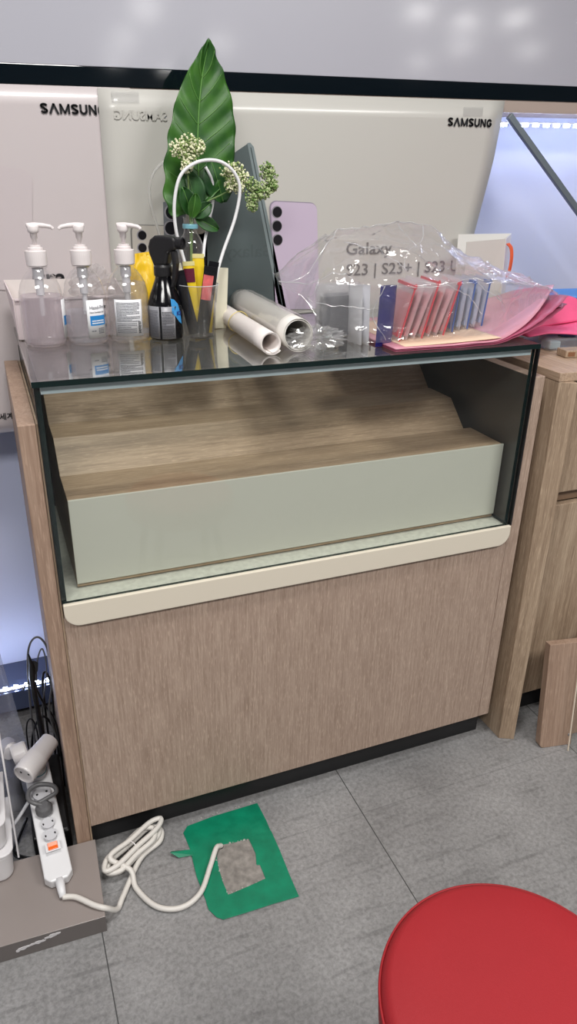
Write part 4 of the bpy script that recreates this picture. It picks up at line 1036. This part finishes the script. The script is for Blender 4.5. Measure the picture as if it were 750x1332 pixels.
def small_leaf(P, Q, w, ydip, mt, name='leaf', label=None, bend=0.006):
    P = Vector(P); Q = Vector(Q); d = (Q-P); sd_ = Vector((d.z, 0, -d.x)).normalized()
    def fn(u, v):
        s = 2*u-1; ww = w*sin(pi*min(1, v*0.94+0.03))**0.75
        p = P + d*v + sd_*(s*ww); p.y += ydip*sin(pi*v) - bend*abs(s) + bend*1.3*v
        return p
    b = MB(); b.grid(fn, 10, 16); o = obj(name, b, mt, plant, smooth=True, solid=0.0006, label=label)
    b = MB(); b.tube([Vector(fn(0.5, i/10)) + Vector((0,-0.0012,0)) for i in range(11)], 0.0008, n=5); obj('leaf_vein', b, M['vein'], o, smooth=True)
small_leaf((0.385,0.362,1.285),(0.408,0.350,1.208), 0.031, -0.004, M['leaf2'], label='short broad leaf hanging right of the tall leaf')
small_leaf((0.335,0.350,1.265),(0.348,0.335,1.195), 0.026, -0.004, M['leaf2'])
small_leaf((0.340,0.345,1.185),(0.322,0.330,1.235), 0.017, -0.006, M['leaf2'])
small_leaf((0.342,0.343,1.183),(0.375,0.325,1.208), 0.014, -0.006, M['leaf2'])
small_leaf((0.338,0.342,1.180),(0.345,0.322,1.225), 0.013, -0.006, M['leaf'])
small_leaf((0.345,0.343,1.183),(0.392,0.335,1.160), 0.013, -0.003, M['leaf2'])
b = MB(); b.tube(catmull([(0.334,0.345,1.02),(0.337,0.345,1.10),(0.339,0.345,1.17),(0.350,0.350,1.185),(0.357,0.352,1.195)],6), 0.0028, n=8)
b.tube(catmull([(0.340,0.345,1.03),(0.338,0.344,1.14),(0.335,0.338,1.20),(0.333,0.334,1.27)],6), 0.0017, n=7)
b.tube(catmull([(0.339,0.346,1.03),(0.341,0.343,1.17),(0.362,0.336,1.205),(0.395,0.332,1.222),(0.425,0.33,1.235),(0.455,0.33,1.240)],6), 0.0015, n=7)
obj('stem', b, M['stem'], plant, smooth=True)
def cluster(pts, ycen, n, seed, label, rad=(0.0017,0.0027), mt=('fw','fg')):
    """many small berries scattered over a lobed volume; pts = list of (x, z, r)"""
    random.seed(seed)
    root = Vector((sum(p[0] for p in pts)/len(pts), ycen+0.008, sum(p[1] for p in pts)/len(pts)))
    b = MB(); g = MB()
    for k in range(n):
        x, z, r = random.choice(pts)
        a = random.uniform(0, 2*pi); rr = r*math.sqrt(random.random())
        yy = ycen - 0.014*math.sqrt(max(0, 1-(rr/r)**2))*random.uniform(0.4,1.2)
        c = Vector((x+rr*cos(a), yy, z+rr*sin(a)))
        g.tube([root.lerp(c, 0.45) + Vector((0,0.002,0)), c], 0.0004, n=4)
        (b if random.random() < 0.66 else g).ball(c, random.uniform(*rad))
    o = obj('flower_cluster', b, M[mt[0]], plant, smooth=True, label=label)
    obj('bud_stalks', g, M[mt[1]], o, smooth=True)
M['fw'] = mat('cream_buds', rgb(226,226,192), 0.5); M['fg'] = mat('green_buds', rgb(150,172,104), 0.5)
M['fw2'] = mat('pale_green_buds', rgb(176,190,140), 0.5); M['fg2'] = mat('bud_green', rgb(108,140,70), 0.5)
cluster([(0.316,1.298,0.017),(0.334,1.308,0.017),(0.350,1.302,0.016),(0.333,1.285,0.017),(0.330,1.270,0.012)], 0.332, 420, 3, 'round cream flower cluster in front of the tall leaf')
cluster([(0.409,1.262,0.018),(0.424,1.262,0.018),(0.418,1.247,0.017),(0.436,1.250,0.016),(0.412,1.240,0.013),(0.428,1.237,0.012)], 0.325, 450, 5, 'cream flower cluster at the top right of the hoop')
cluster([(0.484,1.266,0.016),(0.492,1.254,0.016),(0.486,1.240,0.017),(0.496,1.240,0.011),(0.481,1.228,0.012)], 0.325, 330, 6, 'greenish flower cluster furthest right', mt=('fw2','fg2'))
cluster([(0.452,1.240,0.015),(0.462,1.232,0.015),(0.453,1.218,0.013),(0.455,1.204,0.011),(0.466,1.222,0.010)], 0.325, 300, 7, 'green flower cluster hanging lowest', mt=('fw2','fg2'))

# white-pink tray box behind the bottles with packets in it
bx = thing('carton_tray', 'pinkish white open carton behind the pump bottles', 'carton', (0.10,0.35,Z0))
M['carton'] = mat('pinkish_carton', rgb(222,208,210), 0.5)
M['carton_in'] = mat('carton_inside', rgb(226,218,214), 0.55)
def wallq(x0,y0,x1,y1,z0,z1,t=0.002):
    pass
b = MB(); b.prism([(0.300,Z0+0.001),(0.303,Z0+0.001),(0.303,Z0+0.070),(0.300,Z0+0.070)], 'x', 0.0, 0.197); b.box(0.0,0.197,0.296,0.303,Z0+0.070,Z0+0.074); obj('front_wall', b, M['carton'], bx, bevel=0.0008)
b = MB(); b.add([(0.0,0.3035,Z0+0.001),(0.004,0.410,Z0+0.004),(-0.010,0.418,Z0+0.092),(-0.002,0.3035,Z0+0.072)], [(0,1,2,3)]); obj('end_wall', b, M['carton'], bx, solid=0.002)
b = MB(); b.add([(0.197,0.3035,Z0+0.001),(0.197,0.410,Z0+0.004),(0.198,0.418,Z0+0.090),(0.197,0.3035,Z0+0.072)], [(0,1,2,3)]); obj('end_wall', b, M['carton'], bx, solid=0.002)
b = MB(); b.add([(-0.010,0.4185,Z0+0.092),(0.198,0.4185,Z0+0.090),(0.197,0.411,Z0+0.003),(0.004,0.411,Z0+0.003)], [(0,1,2,3)]); obj('back_wall', b, M['carton_in'], bx, solid=0.002)
b = MB(); b.box(0.003,0.195,0.305,0.409,Z0+0.0005,Z0+0.0025); obj('bottom', b, M['carton_in'], bx)
b = MB()
for k, zz in enumerate((0.052,0.036,0.018)): b.box(0.1525,0.158,0.2990,0.2997,Z0+zz,Z0+zz+0.005)
obj('slot', b, M['black_pl'], bx)
def crumple(name, c, ax3, mt, label, cat, seed, amp=0.25, group=None, n=(26,18), par=None, facet=True, freq=2.2):
    """a creased lump: an ellipsoid pushed about by ridged noise"""
    b = MB(); c = Vector(c)
    def fn(u, v):
        a = 2*pi*u; p = pi*(v*0.98+0.01)
        d = Vector((sin(p)*cos(a), sin(p)*sin(a), -cos(p)))
        r = 1 + amp*(1-2*abs(noise.noise(d*freq + Vector((seed, seed*0.7, 0))))) - amp*0.5 + amp*0.5*noise.noise(d*5 + Vector((seed,0,3)))
        q_ = c + Vector((d.x*ax3[0], d.y*ax3[1], d.z*ax3[2]))*r
        q_.z = max(q_.z, c.z - ax3[2]*0.98)
        return q_
    b.grid(fn, *n)
    o = obj(name, b, mt, par, smooth=not facet)
    if par is None: props(o, label, cat, group)
    return o
M['wrapfilm'] = film('crinkled_wrapper_film', haze=0.35, haze_col=(0.88,0.84,0.84,1), rough=0.1, base=0.12)
crumple('snack_wrapper', (0.145,0.355,Z0+0.085), (0.040,0.020,0.036), M['wrapfilm'], 'crinkled clear wrapper sticking out of the carton behind the middle pump bottle', 'wrapper', 2.0, 0.35)
b = MB(); b.grid(lambda u,v: (0.131+0.008*u+0.004*sin(v*9), 0.350+0.003*sin(v*14), Z0+0.118+0.026*v), 3, 8)
props(obj('twist_tie', b, mat('olive_foil', rgb(190,180,110), 0.35), smooth=True, solid=0.001), 'yellowish foil tip rising from the clear wrapper in the carton', 'foil strip')
# yellow pouch
def pouch_fn(P00, P10, P01, P11, puff, seed, wav=0.002):
    P00, P10, P01, P11 = map(Vector, (P00,P10,P01,P11))
    def fn(u, v, s=1):
        p = (P00*(1-u)+P10*u)*(1-v) + (P01*(1-u)+P11*u)*v
        e = (sin(pi*u)*sin(pi*min(1, v*1.08)))**0.6 if 0 < u < 1 and 0 < v < 0.925 else 0
        nrm = (P10-P00).cross(P01-P00).normalized()
        return p - nrm*(-s)*(puff*e) + nrm*wav*noise.noise(Vector((u*5, v*6, seed)))
    return fn
f = pouch_fn((0.212,0.335,Z0+0.005),(0.266,0.328,Z0+0.005),(0.216,0.350,Z0+0.140),(0.260,0.345,Z0+0.146), 0.012, 2.2, 0.006)
b = MB(); b.grid(lambda u,v: f(u,v,1), 16, 22); b.grid(lambda u,v: f(1-u,v,-1), 16, 22)
pch = obj('snack_pouch', b, mat('yellow_pouch', rgb(244,200,40), 0.3), smooth=True); props(pch, 'glossy yellow pouch standing between the back-label pump bottle and the sprayer', 'pouch')
b = MB(); 
for (u0,u1,v0,v1) in ((0.55,0.68,0.55,0.60),(0.72,0.9,0.50,0.57),(0.62,0.9,0.40,0.44)):
    b.grid(lambda u,v: Vector(f(u0+(u1-u0)*u, v0+(v1-v0)*v, -1)) + Vector((0,-0.0012,0)), 3, 2)
obj('printed_patch', b, mat('orange_white_print', rgb(250,225,190), 0.4), pch, smooth=True)

# rolled paper posters
def roll(name, label, A, B, r, m_, tail, rin=0.0, seed=1):
    A, B = Vector(A), Vector(B); ax_ = (B-A).normalized()
    up = Vector((0,0,1)); sd_ = ax_.cross(up).normalized(); up = sd_.cross(ax_)
    t = thing(name, label, 'paper roll', (A.x, A.y, Z0))
    b = MB(); NT_ = 90; turns = 2.15
    def fn(u, v):
        a = -pi/2 + 2*pi*turns*u
        rr = r*(0.80 + 0.20*u) * (1+0.012*sin(a*2+v*3))
        if u > 0.93:
            rr *= 1 + (u-0.93)/0.07*tail
        p = A + ax_*(v*(B-A).length + 0.004*sin(a)) + sd_*(rr*cos(a)) + up*(rr*sin(a))
        return p
    b.grid(fn, NT_, 6)
    for v in b.v: v.z = max(v.z, Z0+0.0007)
    obj('paper_sheet', b, m_, t, smooth=True, solid=0.0008)
    return t, A, ax_, sd_, up
M['rollp'] = mat('white_roll_paper', rgb(232,224,220), 0.45)
M['rollp2'] = mat('grey_white_roll_paper', rgb(222,218,212), 0.4, coat=0.3)
r1, A_, ax_, sd_, up_ = roll('paper_roll', 'thinner white paper roll with a yellow rubber band, lying next to the cup', (0.397,0.060,Z0+0.0195), (0.412,0.43,Z0+0.0195), 0.0190, M['rollp'], 0.10)
b = MB(); cc_ = A_ + ax_*0.20; b.tube([cc_ + sd_*(0.0212*cos(2*pi*k/40)) + up_*(0.0212*sin(2*pi*k/40)*(1 if sin(2*pi*k/40) > 0 else 0.88)) + ax_*0.004*sin(4*pi*k/40) for k in range(40)], 0.0008, n=6, closed=True)
obj('rubber_band', b, mat('yellow_rubber', rgb(225,205,120), 0.5), r1, smooth=True)
r2, A_, ax_, sd_, up_ = roll('paper_roll', 'thicker paper roll wrapped in plastic film, lying right of the banded roll', (0.4505,0.066,Z0+0.0300), (0.470,0.43,Z0+0.0300), 0.0290, M['rollp2'], 0.05)
b = MB()
def fwrap(u, v):
    a = 2*pi*u*1.0 - 0.4; rr = 0.0312 + 0.0014*abs(noise.noise(Vector((u*9, v*16, 0.4))))
    p = A_ + ax_*(0.03 + v*0.30) + sd_*(rr*cos(a)) + up_*(rr*sin(a)); p.z = max(p.z, Z0+0.0004); return p
b.grid(fwrap, 50, 30); obj('film_wrap', b, film('roll_film', haze=0.22, haze_col=(0.78,0.76,0.73,1), rough=0.12, base=0.06), r2, smooth=True)
crumple('crumpled_film', (0.492,0.085,Z0+0.0185), (0.050,0.034,0.019), film('crumple_film', haze=0.10, rough=0.05, base=0.22), 'small crumpled ball of clear film at the front of the thicker paper roll', 'plastic film', 5.1, 0.55, n=(44,26), freq=3.2)

# pink paper bag lying flat under the clear bag
M['pinkpaper'] = mat('dusty_pink_paper', rgb(206,142,158), 0.38, noise_amt=0.08, noise_scale=12, coat=0.3)
M['rose'] = mat('dark_rose_paper', rgb(176,84,112), 0.4)
M['beige'] = mat('beige_paper', rgb(226,196,170), 0.5)
pk = thing('paper_bag', 'dusty pink paper bag lying flat under the clear bag at the right end', 'paper bag', (0.85,0.15,Z0))
def pf(u, v, dz=0.0, k=1.0):
    x = 0.615 + u*0.50; y0 = 0.012 + 0.03*max(0,u-0.45)*2; y = y0 + v*(0.30)
    t_ = max(0, u-0.40)/0.60
    z = Z0 + 0.0012 + dz + k*(0.070*t_**1.45*(1-0.45*v)) 
    y += (0.11 + (0.05 if dz > 0.004 else 0.0))*t_**1.5*(1-v)
    if dz < 0.004: z += 0.006*t_*noise.noise(Vector((u*26, v*3, 5)))
    return (x, y, z + 0.0015*noise.noise(Vector((u*6, v*5, dz*100)))*min(1,u*3))
b = MB(); b.grid(lambda u,v: pf(u,v,0.0045,1.0), 36, 14); obj('top_sheet', b, M['pinkpaper'], pk, smooth=True, solid=0.0006)
b = MB(); b.grid(lambda u,v: pf(u,v,0.0025,0.80), 36, 14); obj('inner_sheet', b, M['rose'], pk, smooth=True, solid=0.0006)
b = MB(); b.grid(lambda u,v: pf(u,v,0.0,0.58), 36, 14); obj('bottom_sheet', b, M['rose'], pk, smooth=True, solid=0.0006)
b = MB(); b.grid(lambda u,v: (0.640+u*0.21, 0.022+v*0.25, Z0+0.0066+0.004*u*u), 20, 10); obj('liner', b, M['beige'], pk, smooth=True, solid=0.0005)
def fold(u, v):
    x = 0.90 + u*0.19; y = 0.13 + v*0.10 + 0.03*u
    z = Z0 + 0.004 + 0.052*u*(1-0.6*v) + 0.012*abs(noise.noise(Vector((u*7, v*5, 4.0)))) - 0.018*(1-v)
    return (x, y-0.02*(1-v)*u, max(z, Z0+0.0012))
b = MB(); b.grid(fold, 22, 14); obj('crumpled_fold', b, mat('rose_fold', rgb(200,104,132), 0.4), pk, solid=0.0006)

# contents of the clear bag
M['clearpouch'] = film('zip_pouch_film', haze=0.16, haze_col=(0.86,0.86,0.88,1), rough=0.12, base=0.06)
M['whitepouch'] = mat('white_pouch', rgb(240,240,244), 0.35)
def pouch(label, group, loc, rot, w, h, t_, inner, body, stripe=None, hole=False, name='zip_pouch'):
    t = thing(name, label, 'pouch', loc, rot, group=group)
    b = MB()
    b.grid(lambda u,v: (w*u, -t_*0.5*(sin(pi*u)**0.5)*(min(1,v*4+0.25))*(1 if v < .9 else .3), h*v), 12, 10)
    b.grid(lambda u,v: (w*(1-u), t_*0.5*(sin(pi*u)**0.5)*(min(1,v*4+0.25))*(1 if v < .9 else .3), h*v), 12, 10)
    obj('pouch_film', b, body, t, local=True, smooth=True)
    if inner:
        b = MB(); b.box(w*0.10, w*0.90, -t_*0.28, t_*0.28, h*0.05, h*0.80); obj('contents', b, inner, t, local=True, bevel=0.001)
    if stripe:
        b = MB(); b.box(w*0.02, w*0.98, -t_*0.30, t_*0.30, h*0.90, h*0.955); b.box(-0.0008, w*0.03, -0.0012, 0.0012, 0, h*0.98); obj('zip_stripe', b, stripe, t, local=True)
    if hole:
        b = MB(); b.prism([(w*0.28,h*0.50),(w*0.34,h*0.46),(w*0.40,h*0.50),(w*0.40,h*0.54),(w*0.34,h*0.52),(w*0.28,h*0.54)], 'y', -t_*0.5-0.0012, -t_*0.5-0.0004); obj('hang_hole', b, M['grey_pl'], t, local=True)
    return t
ZP = Z0 + 0.0006
M['greycard'] = mat('dark_grey_card', rgb(70,70,76), 0.4, noise_amt=0.2, noise_scale=18)
for k in range(3):
    pouch(['clear pouch with a dark grey sheet, frontmost of the grey three','clear pouch with a dark grey sheet, middle of the grey three','clear pouch with a dark grey sheet, hindmost of the grey three'][k], 'clear pouches with grey sheets in the bag', (0.523+0.006*k, 0.150+0.017*k, ZP), (-0.06,0,0.10), 0.098, 0.098, 0.013, M['greycard'], M['clearpouch'])
for k in range(2):
    pouch(['white pouch with a hanging hole, left of the navy pouch','white pouch squeezed against the navy pouch'][k], 'white pouches with hanging holes', (0.582+0.013*k, 0.080-0.004*k, ZP), (0.0,0.10,1.42), 0.085, 0.106, 0.010, None, M['whitepouch'], hole=True)
M['navy'] = mat('navy_foil', rgb(34,30,104), 0.22, bump=0.6, bump_scale=60)
pouch('glossy navy blue pouch standing in the clear bag', None, (0.600,0.060,ZP), (0.0,0.03,0.25), 0.040, 0.108, 0.016, None, M['navy'], name='navy_pouch')
M['redstripe'] = mat('red_zip', rgb(214,56,70), 0.4); M['redcont'] = mat('pale_red_contents', rgb(228,150,160), 0.5)
M['milky'] = film('milky_pouch_film', haze=0.42, haze_col=(0.9,0.88,0.9,1), rough=0.15, base=0.05)
ords = ['first','second','third','fourth','fifth','sixth','seventh']
for k in range(7):
    pouch('white pouch with red edge, %s to the right of the navy pouch' % ords[k], 'red edged pouches in the bag', (0.650+0.0185*k, 0.062+0.004*k, ZP+0.0075), (0.24+0.04*((k*7)%3),0.0,1.38+0.05*((k*5)%3)), 0.088, 0.106+0.004*(k%2), 0.014, M['redcont'] if k % 4 else M['redstripe'], M['milky'], M['redstripe'] if k % 3 == 0 else None)
M['bluestripe'] = mat('blue_zip', rgb(52,92,168), 0.4); M['bluecont'] = mat('pale_blue_contents', rgb(186,200,226), 0.5)
for k in range(5):
    pouch('white pouch with blue edge, %s from the red edged pouches' % ords[k], 'blue edged pouches in the bag', (0.790+0.020*k, 0.100+0.004*k, ZP+0.0095+0.0012*k), (0.08,0.0,1.36), 0.075, 0.100-0.002*k, 0.015, M['bluecont'] if k else M['bluestripe'], M['milky'], M['bluestripe'] if k % 2 == 0 else None)

# the clear bag itself
M['bag'] = film('clear_bag_film', tint=(0.98,0.98,0.985,1), haze=0.09, haze_col=(0.9,0.9,0.93,1), rough=0.08, base=0.03, gain=1.4, bump=0.12, bump_scale=40)
RZ = [(0.453,1.088),(0.50,1.128),(0.58,1.168),(0.64,1.172),(0.70,1.182),(0.78,1.176),(0.84,1.135),(0.90,1.108),(1.0,1.075),(1.13,1.030)]
def ridge(x): return lint(RZ, x)
def lint(P, x):
    if x <= P[0][0]: return P[0][1]
    for (a0, v0), (a1, v1) in zip(P, P[1:]):
        if x <= a1: return v0 + (v1-v0)*(x-a0)/(a1-a0)
    return P[-1][1]
FZ = [(0.453,1.080),(0.50,1.06),(0.53,1.082),(0.80,1.086),(0.90,1.075),(1.0,1.062),(1.13,1.024)]
LOWZ = [(0.453,1.078),(0.485,1.058),(0.512,1.015),(0.528,Z0+0.004),(0.82,Z0+0.012),(0.92,Z0+0.034),(1.02,Z0+0.060),(1.13,1.012)]
YF = [(0.453,0.17),(0.52,0.10),(0.60,0.052),(0.85,0.052),(0.95,0.10),(1.13,0.19)]
YM = [(0.453,0.19),(0.52,0.20),(0.9,0.20),(1.13,0.22)]
def bagfn(u, v):
    x = 0.453 + u*0.677
    fz, rz, lz, yf, ym = lint(FZ,x), ridge(x), lint(LOWZ,x), lint(YF,x), lint(YM,x)
    if v < 0.28:
        t_ = v/0.28; y = yf + 0.004*sin(t_*pi); z = lz + (fz-lz)*t_
    elif v < 0.62:
        t_ = (v-0.28)/0.34; y = yf + (ym-yf)*t_; z = fz + (rz-fz)*(t_**0.9)
    else:
        t_ = (v-0.62)/0.38; y = ym + 0.13*t_*min(1, u*5+0.1); z = rz + (max(lz, Z0+0.006) + 0.015 - rz)*(t_**1.3)
    k = min(1, 6*u+0.2)*min(1, 6*(1-u)+0.2)
    P = Vector((x*9, y*9, z*9))
    big = noise.noise(P*0.55)*0.012
    cr = 0.0
    for (fr_, am, sd2) in ((0.8, 0.0065, 0.0), (1.7, 0.0040, 9.0), (3.2, 0.0022, 21.0)):
        nn = noise.noise(Vector((P.x*fr_*0.8 + P.z*0.5, P.y*fr_ + sd2, P.z*fr_*1.2 - P.x*0.4)))
        cr += am*max(0.0, 1-abs(nn)*7)
    amp = k*(0.5 if v < 0.3 else 1.0)
    edge = abs(v-0.62) < 0.05
    z += big*amp*(0.4 if edge else 1) + cr*amp; y -= (cr + big)*0.8*amp
    return (x, y, max(z, Z0+0.003))
b = MB(); b.grid(bagfn, 210, 110)
bag = obj('plastic_bag', b, M['bag'], smooth=True)
props(bag, 'large crinkled clear plastic bag draped over the coloured pouches', 'plastic bag')

M['crease_glint'] = film('crease_glint_film', haze=0.45, haze_col=(0.97,0.97,1,1), rough=0.08, base=0.25)  # whitish film tubes drawn along the folds as glints on the bag
crease_glints = [[(0.0,0.30),(0.10,0.50),(0.19,0.63)],[(0.0,0.33),(0.08,0.34),(0.16,0.32)],[(0.19,0.63),(0.28,0.61),(0.37,0.63),(0.46,0.62)],
 [(0.18,0.52),(0.24,0.47),(0.29,0.40),(0.31,0.34)],[(0.46,0.62),(0.42,0.52),(0.34,0.42),(0.31,0.34)],[(0.37,0.60),(0.40,0.50),(0.41,0.44)],
 [(0.46,0.62),(0.54,0.60),(0.62,0.62),(0.80,0.60),(0.98,0.55)],[(0.06,0.16),(0.13,0.175),(0.20,0.17)],
 [(0.34,0.30),(0.44,0.25),(0.50,0.18),(0.54,0.10)],[(0.50,0.30),(0.56,0.22),(0.62,0.14)],[(0.56,0.34),(0.66,0.38),(0.78,0.36),(0.90,0.38)],
 [(0.58,0.44),(0.70,0.42),(0.84,0.46)],[(0.60,0.30),(0.72,0.30),(0.86,0.32),(0.96,0.34)],[(0.09,0.36),(0.06,0.22),(0.08,0.08)],
 [(0.22,0.28),(0.21,0.14),(0.23,0.02)],[(0.29,0.28),(0.40,0.27),(0.50,0.30),(0.58,0.28)],[(0.54,0.56),(0.58,0.46),(0.60,0.34)]]
random.seed(17)
for c_ in crease_glints:
    pts = catmull([(p[0]+random.uniform(-.008,.008), p[1]+random.uniform(-.01,.01), 0) for p in c_], 9)
    b = MB(); b.tube([Vector(bagfn(min(1,max(0,p.x)), min(1,max(0,p.y)))) + Vector((0,-0.0008,0.0005 + 0.0008*sin(i*1.7))) for i, p in enumerate(pts)], [random.uniform(0.0003,0.0011) for _ in pts], n=5)
    obj('crease_glint', b, M['crease_glint'], bag, smooth=True)

# white shopping bag with orange handles behind the clear bag
sb = thing('shopping_bag', 'small white paper bag with orange cord handles, on the cabinet by the poster edge', 'shopping bag', (1.06,0.42,NT))
b = MB(); b.add([(1.018,0.395,NT+0.001),(1.120,0.385,NT+0.001),(1.108,0.385,1.133),(1.003,0.390,1.127)], [(0,1,2,3)]); obj('front_panel', b, mat('bag_grey_white', rgb(206,204,198), 0.5), sb, solid=0.0012)
b = MB(); b.add([(1.1208,0.3852,NT+0.001),(1.168,0.432,NT+0.001),(1.160,0.434,1.141),(1.1088,0.3852,1.133)], [(0,1,2,3)]); obj('side_gusset', b, mat('bag_white', rgb(236,236,240), 0.5), sb, solid=0.0012)
b = MB(); b.add([(1.019,0.435,NT+0.001),(1.168,0.433,NT+0.001),(1.160,0.435,1.141),(1.010,0.437,1.140)], [(0,1,2,3)]); obj('back_panel', b, mat('bag_white_back', rgb(232,230,226), 0.5), sb, solid=0.0012)
for k in range(2):
    x = 1.119+0.014*k; y = 0.388+0.012*k
    b = MB(); b.tube(catmull([(x-0.006,y-0.003,1.122),(x+0.002,y-0.008,1.112),(x+0.004,y-0.012,1.09),(x+0.003,y-0.012,1.062),(x-0.002,y-0.010,1.04)],6), 0.0022, n=8); obj('handle', b, mat('orange_cord', rgb(226,98,58), 0.5), sb, smooth=True, label='orange cord handle')

# things on the storage cabinet
M['hotpink'] = mat('hot_pink_leather', rgb(232,92,138), 0.45, noise_amt=0.06)
pg = thing('pink_pouch', 'bright pink soft leather case on the storage cabinet', 'pouch', (1.17,0.22,NT))
def pinkf(u, v):
    x = 1.035 + u*0.26; y = 0.165 + v*0.16 - 0.05*u
    z = NT + 0.032 + 0.012*u + 0.004*sin(u*9)*(1-v) + 0.010*v + 0.004*noise.noise(Vector((u*5,v*4,2)))
    return (x, y, z)
b = MB(); b.grid(pinkf, 24, 14); obj('lower_flap', b, M['hotpink'], pg, smooth=True, solid=0.003)
def humpf(u, v):
    x = 1.10 + u*0.16; a = pi*u
    y = 0.24 + 0.05*v - 0.015*sin(a)
    z = NT + 0.030 + (0.062*sin(a)**0.7)*(1-v*0.5) + 0.02*u
    return (x, y, z)
b = MB(); b.grid(lambda u,v: (1.095+0.17*u, 0.215+0.02*v+0.02*sin(pi*u)*v, NT+0.040+0.054*v*(sin(pi*min(1,u*1.02))**0.5)+0.012*u), 24, 10); b.grid(lambda u,v: (1.095+0.17*u, 0.235+0.02*sin(pi*u)+0.05*v, NT+0.040+0.054*(1-v*0.8)*(sin(pi*min(1,u*1.02))**0.5)+0.012*u), 24, 10)
obj('upper_flap', b, M['hotpink'], pg, smooth=True, solid=0.003)
bl = thing('blue_box', 'bright blue box with a white dotted line behind the pink case', 'box', (1.36,0.38,NT))
b = MB(); b.prism([(1.19,0.33),(1.44,0.27),(1.49,0.42),(1.235,0.44)], 'z', NT+0.001, 1.006); obj('box_body', b, mat('bright_blue', rgb(0,124,206), 0.35), bl, bevel=0.003)
b = MB()
for k in range(26):
    u = k/25; x = 1.20+0.23*u; y = 0.33-0.06*(x-1.19)/0.25; b.box(x-0.002,x+0.002,y-0.0016,y-0.0002,0.975,0.978+0.002*(k%3))
obj('dotted_line', b, M['white_ink'], bl)
cl = thing('clear_case', 'small clear plastic case near the front corner of the storage cabinet', 'case', (1.125,0.172,NT), (0,0,-0.1))
b = MB(); p = rpoly(0,0,0.085,0.050,0.012); b.prism([(x, y) for x, y in p], 'z', 0.0008, 0.026); obj('case_shell', b, film('clear_case_film', haze=0.3, haze_col=(0.72,0.74,0.78,1), rough=0.1, base=0.12), cl, local=True, bevel=0.004)
b = MB(); b.box(-0.035,-0.008,-0.020,0.016,0.003,0.020); obj('insert', b, mat('pale_blue_insert', rgb(176,196,204), 0.4), cl, local=True, bevel=0.003)
b = MB(); b.prism(rpoly(0.018,0,0.034,0.03,0.01), 'z', 0.0265, 0.028); obj('dark_window', b, M['black_pl'], cl, local=True)
wb = thing('wood_block', 'small flat wood block at the front edge of the storage cabinet', 'wood block', (1.07,0.085,NT), (0,0,-0.15))
b = MB(); b.box(0,0.12,0,0.034,0.0006,0.016); obj('block_body', b, M['wood_b'], wb, local=True, bevel=0.0015)
b = MB(); b.box(0.006,0.022,-0.0006,-0.0001,0.004,0.0125); b.box(0.03,0.05,-0.0006,-0.0001,0.004,0.0125); obj('edge_inlay', b, mat('brown_inlay', rgb(132,90,62), 0.6), wb, local=True)
bd3 = thing('black_pouch', 'dark cloth bundle under the pink case at the right edge', 'pouch', (1.22,0.18,NT))
crumple('cloth', (1.245,0.100,NT+0.0125), (0.044,0.024,0.012), mat('dark_cloth', rgb(30,28,36), 0.7), None, None, 3.3, 0.3, par=bd3, facet=False)
b = MB(); b.box(1.010,1.075,0.185,0.240,NT+0.0006,NT+0.002)
props(obj('paper_slip', b, mat('lavender_paper', rgb(206,200,220), 0.5)), 'pale lavender paper slip on the cabinet beside the glass top', 'paper')
b = MB(); b.box(0.985,1.10,0.26,0.42,NT+0.0006,NT+0.008)
props(obj('envelope', b, mat('yellow_paper', rgb(222,190,90), 0.5)), 'yellow padded envelope lying on the cabinet behind the glass case', 'envelope')
